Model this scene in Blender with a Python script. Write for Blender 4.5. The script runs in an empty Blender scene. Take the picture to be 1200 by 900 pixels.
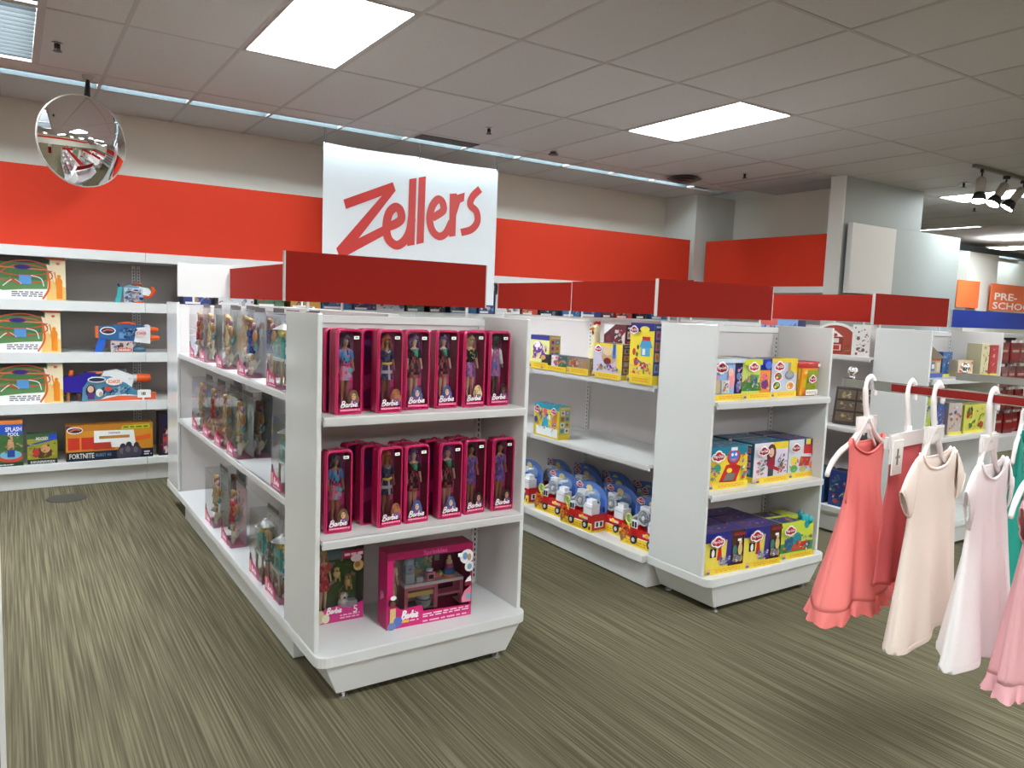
import bpy, math, random
from mathutils import Vector, Matrix
random.seed(7)
C = bpy.context.scene.collection
PI = math.pi
# ------------------------------------------------------------------ camera, world, exposure
cam_d = bpy.data.cameras.new('camera'); cam = bpy.data.objects.new('camera', cam_d); C.objects.link(cam)
YAW, PITCH, ROLL = 0.586793, 0.099846, -0.03745
cam_d.sensor_fit = 'HORIZONTAL'; cam_d.sensor_width = 36.0; cam_d.lens = 887.15 / 1200 * 36.0
cam_d.clip_start = 0.02; cam_d.clip_end = 100
_f = Vector((math.sin(YAW) * math.cos(PITCH), math.cos(YAW) * math.cos(PITCH), -math.sin(PITCH)))
_r = Vector((math.cos(YAW), -math.sin(YAW), 0)); _d = _f.cross(_r)
_r2 = math.cos(ROLL) * _r + math.sin(ROLL) * _d; _d2 = -math.sin(ROLL) * _r + math.cos(ROLL) * _d
_M = Matrix((_r2, -_d2, -_f)).transposed().to_4x4(); _M.translation = Vector((0, 0, 1.54))
cam.matrix_world = _M
bpy.context.scene.camera = cam
vs = bpy.context.scene.view_settings
vs.view_transform = 'Standard'; vs.look = 'None'; vs.gamma = 1.0; vs.use_curve_mapping = False
vs.exposure = 2.3
world = bpy.data.worlds.new('world'); bpy.context.scene.world = world; world.use_nodes = True
world.node_tree.nodes['Background'].inputs[0].default_value = (0.9, 0.95, 1, 1)
world.node_tree.nodes['Background'].inputs[1].default_value = 0.15
LAMP = 7.0        # radiance of the troffer diffusers
STRIP = 12.0      # radiance of the tubes recessed in the cove at the wall
CEIL = 3.05

# ------------------------------------------------------------------ colour + materials
def lin(c):
    return tuple(((x / 255) / 12.92 if x / 255 <= .04045 else ((x / 255 + .055) / 1.055) ** 2.4) for x in c[:3]) + (1.0,)
def hexa(s): return tuple(int(s[i:i + 2], 16) for i in (0, 2, 4))
MATS = {}
def mat(name, col=None, rough=.5, metal=0., spec=.5, noise=0., nscale=30., bump=0., emit=None, strength=0., coat=0.):
    if name in MATS: return MATS[name]
    m = bpy.data.materials.new(name); m.use_nodes = True
    nt = m.node_tree; b = nt.nodes['Principled BSDF']
    b.inputs['Roughness'].default_value = rough; b.inputs['Metallic'].default_value = metal
    b.inputs['Specular IOR Level'].default_value = spec
    if coat: b.inputs['Coat Weight'].default_value = coat; b.inputs['Coat Roughness'].default_value = .08
    if col is None:
        a = nt.nodes.new('ShaderNodeAttribute'); a.attribute_name = 'Col'; src = a.outputs['Color']
    else:
        a = nt.nodes.new('ShaderNodeRGB'); a.outputs[0].default_value = lin(col); src = a.outputs[0]
    if noise or bump:
        tc = nt.nodes.new('ShaderNodeTexCoord'); n = nt.nodes.new('ShaderNodeTexNoise')
        n.inputs['Scale'].default_value = nscale; n.inputs['Detail'].default_value = 4
        nt.links.new(tc.outputs['Object'], n.inputs['Vector'])
        if noise:
            mr = nt.nodes.new('ShaderNodeMapRange'); mr.inputs[3].default_value = 1 - noise; mr.inputs[4].default_value = 1 + noise
            nt.links.new(n.outputs[0], mr.inputs[0])
            mx = nt.nodes.new('ShaderNodeVectorMath'); mx.operation = 'SCALE'
            nt.links.new(src, mx.inputs[0]); nt.links.new(mr.outputs[0], mx.inputs['Scale']); src = mx.outputs[0]
        if bump:
            bp = nt.nodes.new('ShaderNodeBump'); bp.inputs['Strength'].default_value = bump; bp.inputs['Distance'].default_value = .002
            nt.links.new(n.outputs[0], bp.inputs['Height']); nt.links.new(bp.outputs[0], b.inputs['Normal'])
    nt.links.new(src, b.inputs['Base Color'])
    if emit:
        b.inputs['Emission Color'].default_value = lin(emit); b.inputs['Emission Strength'].default_value = strength
    MATS[name] = m
    return m
LAM = mat('white_laminate', (222, 221, 220), .16, noise=.01, nscale=3)
SHELF = mat('white_enamel_shelf', (224, 223, 222), .3, noise=.01, nscale=6)
GREYB = mat('grey_back_panel', (178, 170, 166), .55, noise=.02, nscale=8)
STEEL = mat('brushed_steel', (190, 190, 192), .3, 1.0, noise=.03, nscale=60)
CHROME = mat('chrome', (225, 225, 228), .08, 1.0, noise=.01)
MIRR = mat('mirror_silver', (240, 236, 236), .015, 1.0)
SLOT = mat('slot_dark', (70, 66, 66), .6)
RED = mat('red_sign_board', (146, 33, 23), .7, spec=.1, noise=.015, nscale=2)
BANDR = mat('red_wall_panel', (216, 62, 40), .7, spec=.15, noise=.015, nscale=2)
ORANGE = mat('orange_wall_panel', (236, 104, 48), .45, noise=.015, nscale=2)
BLUE = mat('blue_sign_board', (12, 50, 160), .5, noise=.015, nscale=2)
WALLM = mat('painted_wall', (226, 224, 212), .8, noise=.02, nscale=3, bump=.06)
PILLAR = mat('painted_column', (214, 212, 206), .7, noise=.02, nscale=3, bump=.06)
BOARDG = mat('grey_partition', (150, 154, 152), .6, noise=.02, nscale=3)
WBOARD = mat('white_board', (206, 202, 200), .45, noise=.01, nscale=3)
BLACKM = mat('black_metal', (28, 27, 28), .4, noise=.05)
VENT = mat('vent_grey', (98, 90, 86), .6, noise=.05)
CARD = mat('printed_card', None, .33, noise=.10, nscale=110)
TOY = mat('toy_plastic', None, .28, noise=.01, nscale=30)
VINYL = mat('glossy_vinyl', None, .16, noise=.02, nscale=30, coat=.4)
CLOTH = mat('cotton_jersey', None, .92, spec=.2, noise=.035, nscale=160, bump=.25)
DOLLCLOTH = mat('doll_cloth', None, .8, spec=.2, noise=.06, nscale=200)
HAIR = mat('doll_hair', None, .45, noise=.15, nscale=180, bump=.4)
HANG = mat('white_hanger_plastic', (240, 230, 228), .25, noise=.01)
SKIN = mat('doll_skin', None, .4, noise=.01)
BANNER = mat('banner_vinyl', (232, 234, 238), .42, noise=.01, nscale=3)
BANPRINT = mat('banner_print', (206, 48, 44), .42, noise=.03, nscale=2)
TBAR = mat('ceiling_tee_bar', (176, 168, 163), .6, noise=.02)
def make_special():
    # acoustic tile: pale grey with pin holes
    m = bpy.data.materials.new('acoustic_tile'); m.use_nodes = True; nt = m.node_tree; b = nt.nodes['Principled BSDF']
    b.inputs['Roughness'].default_value = .95; b.inputs['Specular IOR Level'].default_value = .1
    tc = nt.nodes.new('ShaderNodeTexCoord'); v = nt.nodes.new('ShaderNodeTexVoronoi'); v.inputs['Scale'].default_value = 42
    n = nt.nodes.new('ShaderNodeTexNoise'); n.inputs['Scale'].default_value = 9
    oi = nt.nodes.new('ShaderNodeObjectInfo')
    nt.links.new(tc.outputs['Object'], v.inputs['Vector']); nt.links.new(tc.outputs['Object'], n.inputs['Vector'])
    r = nt.nodes.new('ShaderNodeValToRGB'); r.color_ramp.elements[0].position = .1; r.color_ramp.elements[0].color = lin((172, 167, 164))
    r.color_ramp.elements[1].position = .2; r.color_ramp.elements[1].color = lin((200, 195, 192))
    ad = nt.nodes.new('ShaderNodeMath'); ad.operation = 'MULTIPLY_ADD'
    nt.links.new(n.outputs[0], ad.inputs[0]); ad.inputs[1].default_value = .35
    nt.links.new(v.outputs['Distance'], ad.inputs[2]); 
    sb = nt.nodes.new('ShaderNodeMath'); sb.operation = 'SUBTRACT'; sb.inputs[1].default_value = .12
    nt.links.new(ad.outputs[0], sb.inputs[0]); nt.links.new(sb.outputs[0], r.inputs[0])
    mr = nt.nodes.new('ShaderNodeMapRange'); mr.inputs[3].default_value = .965; mr.inputs[4].default_value = 1.02
    nt.links.new(oi.outputs['Random'], mr.inputs[0])
    mx = nt.nodes.new('ShaderNodeVectorMath'); mx.operation = 'SCALE'
    nt.links.new(r.outputs[0], mx.inputs[0]); nt.links.new(mr.outputs[0], mx.inputs['Scale'])
    nt.links.new(mx.outputs[0], b.inputs['Base Color'])
    MATS['tile'] = m
    # border tile by the wall, warmer
    # carpet with fine streaks along Y
    m = bpy.data.materials.new('striped_carpet'); m.use_nodes = True; nt = m.node_tree; b = nt.nodes['Principled BSDF']
    b.inputs['Roughness'].default_value = .95; b.inputs['Specular IOR Level'].default_value = .1
    tc = nt.nodes.new('ShaderNodeTexCoord')
    def streak(sx, sy, det):
        mp = nt.nodes.new('ShaderNodeMapping'); mp.inputs['Scale'].default_value = (sx, sy, 1)
        nn = nt.nodes.new('ShaderNodeTexNoise'); nn.inputs['Scale'].default_value = 1; nn.inputs['Detail'].default_value = det
        nt.links.new(tc.outputs['Object'], mp.inputs[0]); nt.links.new(mp.outputs[0], nn.inputs['Vector']); return nn.outputs[0]
    s1 = streak(120, 1.3, 3); s2 = streak(330, 3.5, 2); s3 = streak(.9, .7, 2); s4 = streak(500, 500, 2)
    r1 = nt.nodes.new('ShaderNodeValToRGB'); e = r1.color_ramp.elements
    e[0].position = .36; e[0].color = lin((86, 79, 62)); e[1].position = .64; e[1].color = lin((124, 115, 92))
    x = e.new(.5); x.color = lin((104, 97, 77))
    nt.links.new(s1, r1.inputs[0])
    def scl(src, fac, lo, hi):
        mr = nt.nodes.new('ShaderNodeMapRange'); mr.inputs[1].default_value = .3; mr.inputs[2].default_value = .7
        mr.inputs[3].default_value = lo; mr.inputs[4].default_value = hi; nt.links.new(fac, mr.inputs[0])
        q = nt.nodes.new('ShaderNodeVectorMath'); q.operation = 'SCALE'; nt.links.new(src, q.inputs[0]); nt.links.new(mr.outputs[0], q.inputs['Scale'])
        return q.outputs[0]
    c = scl(r1.outputs[0], s2, .9, 1.1); c = scl(c, s3, .93, 1.06); c = scl(c, s4, .9, 1.1)
    nt.links.new(c, b.inputs['Base Color'])
    bp = nt.nodes.new('ShaderNodeBump'); bp.inputs['Strength'].default_value = .3; bp.inputs['Distance'].default_value = .003
    nt.links.new(s2, bp.inputs['Height']); nt.links.new(bp.outputs[0], b.inputs['Normal'])
    MATS['carpet'] = m
    # clear thin plastic
    m = bpy.data.materials.new('clear_plastic'); m.use_nodes = True; nt = m.node_tree
    for n in list(nt.nodes):
        if n.type == 'BSDF_PRINCIPLED': nt.nodes.remove(n)
    out = [n for n in nt.nodes if n.type == 'OUTPUT_MATERIAL'][0]
    t = nt.nodes.new('ShaderNodeBsdfTransparent'); t.inputs[0].default_value = (.95, .95, .96, 1)
    g = nt.nodes.new('ShaderNodeBsdfGlossy'); g.inputs['Roughness'].default_value = .06
    fr = nt.nodes.new('ShaderNodeFresnel'); fr.inputs[0].default_value = 1.45
    mx = nt.nodes.new('ShaderNodeMixShader')
    nt.links.new(fr.outputs[0], mx.inputs[0]); nt.links.new(t.outputs[0], mx.inputs[1]); nt.links.new(g.outputs[0], mx.inputs[2])
    nt.links.new(mx.outputs[0], out.inputs[0]); MATS['clear'] = m
    for nm, k, colr, st in (('lamp', 'lit_diffuser', (240, 251, 253), LAMP), ('strip', 'lit_cove_strip', (214, 236, 244), STRIP), ('tube', 'lit_tube_panel', (232, 244, 252), 7.0), ('spot', 'spot_lens', (255, 244, 226), 14)):
        m = bpy.data.materials.new(k); m.use_nodes = True; nt = m.node_tree; b = nt.nodes['Principled BSDF']
        b.inputs['Base Color'].default_value = lin((225, 228, 228)); b.inputs['Roughness'].default_value = .5
        b.inputs['Emission Color'].default_value = lin(colr); b.inputs['Emission Strength'].default_value = st
        MATS[nm] = m
make_special()
BAFF = mat('cove_reflector', (52, 60, 64), .45, noise=.02)
BLADE = mat('louvre_blade', (44, 50, 52), .4, noise=.02)

# ------------------------------------------------------------------ mesh builder
class MB:
    def __init__(s, mats=None):
        s.v = []; s.f = []; s.m = []; s.c = []; s.mats = mats or [CARD]; s.sm = []
    def face(s, pts, col=(200, 200, 200), mi=0, smooth=False):
        i = len(s.v); s.v += [tuple(p) for p in pts]; s.f.append(tuple(range(i, i + len(pts)))); s.m.append(mi); s.c.append(col); s.sm.append(smooth)
    def raw(s, vs_, fs, col, mi=0, smooth=False):
        i = len(s.v); s.v += [tuple(p) for p in vs_]
        for k, f in enumerate(fs):
            s.f.append(tuple(i + q for q in f)); s.m.append(mi); s.c.append(col[k] if isinstance(col, list) else col); s.sm.append(smooth)
    def box(s, x0, y0, z0, x1, y1, z1, col=(220, 220, 220), mi=0, sides=None):
        P = [(x0, y0, z0), (x1, y0, z0), (x1, y1, z0), (x0, y1, z0), (x0, y0, z1), (x1, y0, z1), (x1, y1, z1), (x0, y1, z1)]
        F = [(0, 3, 2, 1), (4, 5, 6, 7), (0, 1, 5, 4), (2, 3, 7, 6), (1, 2, 6, 5), (3, 0, 4, 7)]   # bottom top front back right left
        s.raw(P, F, sides if sides else col, mi)
        return s
    def loft(s, rings, col, mi=0, caps=True, smooth=True):
        n = len(rings[0]); V = [p for r in rings for p in r]; F = []; K = []
        for j in range(len(rings) - 1):
            for i in range(n):
                F.append((j * n + i, j * n + (i + 1) % n, (j + 1) * n + (i + 1) % n, (j + 1) * n + i))
                K.append(col(j, i) if callable(col) else col)
        if caps:
            F.append(tuple(range(n - 1, -1, -1))); F.append(tuple((len(rings) - 1) * n + i for i in range(n)))
            K += [K[0], K[-1]]
        s.raw(V, F, K, mi, smooth)
    def tube(s, path, r, n=8, col=(200, 200, 200), mi=0, flat=None, caps=True):
        path = [Vector(p) for p in path]; rings = []; prev = None
        for i, p in enumerate(path):
            t = (path[min(i + 1, len(path) - 1)] - path[max(i - 1, 0)]).normalized()
            a = prev if prev is not None else (Vector((0, 1, 0)) if abs(t.y) < .9 else Vector((1, 0, 0)))
            a = (a - t * a.dot(t)).normalized(); prev = a; b = t.cross(a)
            rr = r[i] if isinstance(r, (list, tuple)) else r
            fa, fb = flat if flat else (1, 1)
            rings.append([p + a * (math.cos(2 * PI * k / n) * rr * fa) + b * (math.sin(2 * PI * k / n) * rr * fb) for k in range(n)])
        s.loft(rings, col, mi, caps)
    def sph(s, c, r, nu=10, nv=6, col=(200, 200, 200), mi=0):
        if not isinstance(r, (tuple, list)): r = (r, r, r)
        rings = []
        for j in range(nv + 1):
            a = -PI / 2 + PI * (j + .001) / (nv + .002)
            rings.append([(c[0] + r[0] * math.cos(a) * math.cos(2 * PI * i / nu), c[1] + r[1] * math.cos(a) * math.sin(2 * PI * i / nu), c[2] + r[2] * math.sin(a)) for i in range(nu)])
        s.loft(rings, col, mi)
    def cyl(s, c, r0, r1, h, n=16, axis='z', col=(200, 200, 200), mi=0):
        R = []
        for rr, k in ((r0, 0), (r1, h)):
            ring = []
            for i in range(n):
                a = 2 * PI * i / n; p, q = rr * math.cos(a), rr * math.sin(a)
                ring.append({'z': (c[0] + p, c[1] + q, c[2] + k), 'y': (c[0] + p, c[1] + k, c[2] + q), 'x': (c[0] + k, c[1] + p, c[2] + q)}[axis])
            R.append(ring)
        s.loft(R, col, mi, True, False)
    def mesh(s, name):
        me = bpy.data.meshes.new(name); me.from_pydata(s.v, [], s.f)
        for m in s.mats: me.materials.append(m)
        me.polygons.foreach_set('material_index', s.m); me.polygons.foreach_set('use_smooth', s.sm)
        at = me.color_attributes.new('Col', 'FLOAT_COLOR', 'CORNER'); buf = []; cache = {}
        for p, c in zip(me.polygons, s.c):
            if c not in cache: cache[c] = lin(c)
            buf += list(cache[c]) * p.loop_total
        at.data.foreach_set('color', buf); me.update()
        return me
    def build(s, name, parent=None, loc=(0, 0, 0), rz=0, bevel=0):
        o = bpy.data.objects.new(name, s.mesh(name)); C.objects.link(o); o.location = loc; o.rotation_euler = (0, 0, rz)
        if parent: o.parent = parent
        if bevel:
            b = o.modifiers.new('bevel', 'BEVEL'); b.width = bevel; b.segments = 2; b.limit_method = 'ANGLE'
        return o
def empty(name, loc=(0, 0, 0), rz=0):
    o = bpy.data.objects.new(name, None); o.empty_display_size = .1; C.objects.link(o); o.location = loc; o.rotation_euler = (0, 0, rz); return o
def tag(o, label, cat, group=None):
    o['label'] = label; o['category'] = cat
    if group: o['group'] = group
    return o
def struct(o): o['kind'] = 'structure'; return o
def dup(o, loc, rz, label=None, group=None, parent=None):
    c = o.copy(); C.objects.link(c)
    if parent is None: c.location = loc; c.rotation_euler = (0, 0, rz)
    else: c.parent = parent
    if label: c['label'] = label
    if group: c['group'] = group
    for ch in list(o.children): dup(ch, None, None, parent=c)
    return c
def smooth_path(pts, n=6):
    out = []
    for i in range(len(pts) - 1):
        p0 = pts[max(i - 1, 0)]; p1 = pts[i]; p2 = pts[i + 1]; p3 = pts[min(i + 2, len(pts) - 1)]
        for k in range(n):
            t = k / n
            out.append(tuple(.5 * (2 * b + (c - a) * t + (2 * a - 5 * b + 4 * c - d) * t * t + (3 * b - a - 3 * c + d) * t ** 3) for a, b, c, d in zip(p0, p1, p2, p3)))
    out.append(tuple(pts[-1])); return out
_TXT = {}
def text_polys(s):
    if s in _TXT: return _TXT[s]
    cu = bpy.data.curves.new('t', 'FONT'); cu.body = s; cu.size = 1; cu.offset = .018; cu.resolution_u = 2; cu.fill_mode = 'FRONT'
    o = bpy.data.objects.new('t', cu); C.objects.link(o)
    dg = bpy.context.evaluated_depsgraph_get(); me = bpy.data.meshes.new_from_object(o.evaluated_get(dg))
    V = [(v.co.x, v.co.y) for v in me.vertices]; F = [tuple(p.vertices) for p in me.polygons]
    bpy.data.objects.remove(o); bpy.data.meshes.remove(me); bpy.data.curves.remove(cu)
    x0 = min(v[0] for v in V); x1 = max(v[0] for v in V); y0 = min(v[1] for v in V); y1 = max(v[1] for v in V)
    V = [((v[0] - x0) / (x1 - x0), (v[1] - y0) / (y1 - y0)) for v in V]
    _TXT[s] = (V, F); return _TXT[s]
SCRIPT = [[(.0, .0), (.07, .5), (.13, 1.0)], [(.02, .92), (.22, 1.05), (.4, .9), (.32, .66), (.14, .55), (.38, .46), (.4, .2), (.22, .02), (.03, .05)],
          [(.76, .45), (.62, .52), (.52, .3), (.58, .06), (.7, .14), (.77, .48), (.75, .14), (.85, .06)],
          [(.9, .5), (.92, .06)], [(.92, .3), (1.0, .5), (1.1, .46)], [(1.2, 1.0), (1.14, .06)], [(1.15, .3), (1.3, .52), (1.4, .3), (1.3, .06), (1.15, .08)],
          [(1.5, .5), (1.5, .12), (1.58, .06)], [(1.52, .7), (1.55, .76)], [(1.64, .24), (1.82, .36), (1.78, .54), (1.66, .44), (1.64, .16), (1.76, .03), (1.92, .16)]]
class Art:
    """flat print: layered colour patches on the front of a package, u,v in 0..1"""
    def __init__(s, mb, T, w, h, mi=0): s.mb = mb; s.T = T; s.k = 1; s.w = w; s.h = h; s.mi = mi
    def put(s, pts, col):
        s.mb.face([s.T(u, v, s.k) for u, v in pts], col, s.mi); s.k += 1
    def R(s, u0, v0, u1, v1, col): s.put([(u0, v0), (u1, v0), (u1, v1), (u0, v1)], col); return s
    def P(s, pts, col): s.put(pts, col); return s
    def E(s, u, v, ru, rv, col, n=12):
        s.put([(u + ru * math.cos(2 * PI * i / n), v + rv * math.sin(2 * PI * i / n)) for i in range(n)], col); return s
    def C(s, u, v, r, col, n=12): return s.E(u, v, r, r * s.w / s.h, col, n)
    def T_(s, txt, u0, v0, u1, v1, col):
        V, F = text_polys(txt)
        s.mb.raw([s.T(u0 + x * (u1 - u0), v0 + y * (v1 - v0), s.k) for x, y in V], F, col, s.mi); s.k += 1; return s
    def S(s, pts, wid, col, n=4):
        """ribbon stroke; pts in u,v, width in u units"""
        P = [(u * s.w, v * s.h) for u, v in smooth_path(pts, n)]; w = wid * s.w / 2; L = []; Rr = []
        for i, p in enumerate(P):
            q0 = P[max(i - 1, 0)]; q1 = P[min(i + 1, len(P) - 1)]; dx, dy = q1[0] - q0[0], q1[1] - q0[1]; l = math.hypot(dx, dy) or 1
            L.append(((p[0] - dy / l * w) / s.w, (p[1] + dx / l * w) / s.h)); Rr.append(((p[0] + dy / l * w) / s.w, (p[1] - dx / l * w) / s.h))
        V = [s.T(u, v, s.k) for u, v in L + Rr]; m = len(P)
        s.mb.raw(V, [(i, i + m, i + 1 + m, i + 1) for i in range(m - 1)], col, s.mi); s.k += 1; return s
    def script(s, u0, v0, u1, v1, col, wid, slope=.0):
        for st in SCRIPT:
            s.S([(u0 + (x + y * .12) / 2.0 * (u1 - u0), v0 + y * (v1 - v0) + slope * x) for x, y in st], wid, col)
        return s
    def lines(s, u0, v0, u1, v1, n, col, seed=1):
        rnd = random.Random(seed); hh = (v1 - v0) / n
        for i in range(n):
            u = u0
            while u < u1:
                w = rnd.uniform(.04, .12); e = min(u + w, u1)
                s.R(u, v0 + i * hh + hh * .2, e, v0 + i * hh + hh * .75, col); s.k -= 1; u = e + .02
        s.k += 1; return s
    def blobs(s, u0, v0, u1, v1, n, cols, r, seed=1):
        """a busy picture: overlapping rounded and angular patches of related colours"""
        rnd = random.Random(seed); mean = [sum(c[q] for c in cols) / len(cols) for q in range(3)]; k = s.w / s.h
        for i in range(int(n * 1.8)):
            c = rnd.choice(cols); f = rnd.uniform(.1, .5); c = tuple(int(c[q] * (1 - f) + mean[q] * f * .85) for q in range(3))
            q = r * rnd.uniform(.4, 1.15) * (1.1 if i < n * .6 else .7); a, b = rnd.uniform(u0 + q * .6, u1 - q * .6), rnd.uniform(v0 + q * k * .6, v1 - q * k * .6); t = rnd.uniform(0, 3); z = rnd.random()
            if z < .4: s.E(a, b, q, q * k * rnd.uniform(.5, 1.2), c, 8)
            elif z < .75:
                e = rnd.uniform(.3, .8); s.P([(a + q * (math.cos(t) * x - math.sin(t) * y * e), b + q * k * (math.sin(t) * x + math.cos(t) * y * e)) for x, y in ((-1, -1), (1, -1), (.8, 1), (-.9, .8))], c)
            else: s.S([(a - q, b - q * k * math.sin(t)), (a, b + q * k * .4), (a + q * .9, b + q * k * math.sin(t))], q * .45, c, 3)
        return s
def frontT(w, d, h, eps=.00025):
    return lambda u, v, k: (-w / 2 + u * w, -d / 2 - eps * k, v * h)
def topT(w, d, h, eps=.00025):
    return lambda u, v, k: (-w / 2 + u * w, -d / 2 + v * d, h + eps * k)
def leftT(w, d, h, eps=.00025):
    return lambda u, v, k: (-w / 2 - eps * k, d / 2 - u * d, v * h)
def rightT(w, d, h, eps=.00025):
    return lambda u, v, k: (w / 2 + eps * k, -d / 2 + u * d, v * h)
#@@STRUCTURE
# ------------------------------------------------------------------ room shell
def slab(name, x0, y0, z0, x1, y1, z1, m, parent=None):
    o = MB([m]).box(x0, y0, z0, x1, y1, z1).build(name, parent)
    return o if parent else struct(o)
XL, XR, YF = -7.0, 21.5, -6.0
floor = slab('floor', XL, YF, -.06, XR, 8.5, 0, MATS['carpet'])
fo = MB([mat('floor_disc', (70, 66, 58), .7, noise=.1)]); fo.cyl((0, 0, .0005), .135, .13, .006, 28)
tag(fo.build('floor_cover', None, (.32, 6.44, 0)), 'round dark floor outlet cover on the carpet before the wall shelves', 'floor cover')
slab('wall_back', XL, 7.4, 0, 7.95, 7.6, CEIL + .26, WALLM)
slab('wall_right', 7.95, 5.0, 0, 8.85, 8.5, CEIL + .26, WALLM)
slab('wall_rear_far', 8.85, 8.4, 0, XR, 8.6, CEIL + .26, WALLM)
slab('wall_side_far', XR, YF, 0, XR + .2, 8.6, CEIL + .26, WALLM)
slab('wall_left', XL - .2, YF, 0, XL, 7.6, CEIL + .26, WALLM)
slab('wall_front', XL, YF - .2, 0, XR, YF, CEIL + .26, WALLM)
slab('trim_3', XL + .02, YF + .01, 1.87, XR - .02, YF + .05, 2.47, BANDR)
slab('column_corner', 7.24, 6.846, 0, 7.96, 7.41, CEIL, PILLAR)
slab('column_far', 16.5, 8.0, 0, 17.75, 8.42, CEIL, PILLAR)
slab('trim_1', -6.5, 6.775, 1.87, 7.09, 6.797, 2.465, BANDR)
slab('trim_2', 7.4, 4.985, 1.90, 7.42, 6.80, 2.47, BANDR)
slab('trim_4', 16.0, 7.93, 1.9, 16.9, 7.95, 2.45, ORANGE)
# partition beside the right wall
pt = struct(empty('partition_wall', (7.33, 4.86, 0)))
MB([BOARDG]).box(0, 0, 2.6, 1.52, .14, 3.05).build('upper_board', pt)
MB([BOARDG]).box(0, 0.002, 0, 2.44, .142, 2.6).build('lower_board', pt)
MB([PILLAR]).box(-.035, -.01, 0, 0, .15, 3.05).build('end_post', pt)
t = MB([WBOARD]); t.box(-.41, -.03, 0, .41, .03, .73)
tag(t.build('blank_board', None, (7.79, 4.80, 1.835), bevel=.004), 'pale blank board mounted on the grey partition above red sign', 'board')
# pre-school sign
ps = MB([ORANGE]); ps.box(-1.25, -.012, 0, 1.25, .012, .56)
pso = ps.build('department_sign', None, (17.33 + 1.25, 7.9, 1.882)); tag(pso, 'orange department sign with white PRE-SCHOOL lettering on the far wall', 'sign')
lt = MB([mat('white_lettering', (245, 240, 236), .5)]); a = Art(lt, lambda u, v, k: (-1.25 + u * 2.5, -.0125 - .0005 * k, v * .56), 2.5, .56)
a.T_('PRE-', .06, .39, .47, .66, (240, 240, 240)); a.T_('SCHOOL', .04, .04, .86, .31, (240, 240, 240)); lt.build('lettering', pso)

# ------------------------------------------------------------------ ceiling
ceil = struct(MB([mat('ceiling_slab', (170, 160, 156), .95)]).box(XL, YF, CEIL + .2, XR, 8.5, CEIL + .26).build('ceiling'))
GX = [0.59 + .6217 * k for k in range(-5, 20)]; GY = [1.27 - 1.23, 1.27, 2.5, 3.73, 4.96, 6.19]
STRIP_Y0, STRIP_Y1 = 6.44, 6.625
LIGHTS = {}   # (ix, iy) -> kind
def cell(x, y):
    ix = max(i for i in range(len(GX)) if GX[i] <= x + .01); iy = max(i for i in range(len(GY)) if GY[i] <= y + .01); return ix, iy
for x, y, k in ((1.5, 4.3, 'lamp'), (4.6, 4.3, 'lamp'), (1.5, .5, 'lamp'), (4.6, .5, 'lamp'), (7.7, .5, 'lamp'), (9.9, 4.3, 'lamp')):
    LIGHTS[cell(x, y)] = k
tile_m = {}
def tile(w, d, x, y):
    k = (round(w, 3), round(d, 3))
    if k not in tile_m: tile_m[k] = MB([MATS['tile']]).box(-w / 2, -d / 2, 0, w / 2, d / 2, .016).mesh('ceiling_tile')
    o = bpy.data.objects.new('ceiling_tile', tile_m[k]); C.objects.link(o); o.location = (x, y, CEIL + .002 + random.uniform(-.0015, .0015)); o.parent = ceil
    o.rotation_euler = (0, 0, 0)
g = MB([TBAR])
WX = .024
for i in range(len(GX) - 1):
    for j in range(len(GY) - 1):
        if i in (3, 4) and j in (3, 4): continue
        if (i, j) not in LIGHTS: tile(GX[1] - GX[0] - WX, GY[j + 1] - GY[j] - WX, (GX[i] + GX[i + 1]) / 2, (GY[j] + GY[j + 1]) / 2)
    x = (GX[i] + GX[i + 1]) / 2
    if GX[i + 1] < 7.45:
        tile(GX[1] - GX[0] - WX, STRIP_Y0 - 6.19 - WX, x, (6.19 + STRIP_Y0) / 2); tile(GX[1] - GX[0] - WX, 7.40 - STRIP_Y1 - WX, x, (7.40 + STRIP_Y1) / 2)
    elif GX[i] > 8.0 : tile(GX[1] - GX[0] - WX, 2.2, x, 7.3)
for j in (3, 4):
    for x0, x1 in ((GX[3], -.43), (.19, GX[5])): tile(x1 - x0 - WX, GY[j + 1] - GY[j] - WX, (x0 + x1) / 2, (GY[j] + GY[j + 1]) / 2)
for x in (-.43, .19): g.box(x - .012, 3.73, CEIL, x + .012, 6.19, CEIL + .02)
for x in GX:
    if abs(x + .03) < .05:
        g.box(x - .012, GY[0], CEIL, x + .012, 3.73, CEIL + .02); g.box(x - .012, 6.19, CEIL, x + .012, 7.4, CEIL + .02); continue
    g.box(x - .012, GY[0], CEIL, x + .012, 6.19 if 7.5 < x < 8.8 else (7.40 if x < 8 else 8.4), CEIL + .02)
for y in GY: g.box(GX[0], y - .012, CEIL - .0004, GX[-1], y + .012, CEIL + .02)
for y in (STRIP_Y0, STRIP_Y1): g.box(GX[0], y - .012, CEIL - .0004, 7.2, y + .012, CEIL + .02)
g.build('ceiling_grid', ceil)
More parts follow.
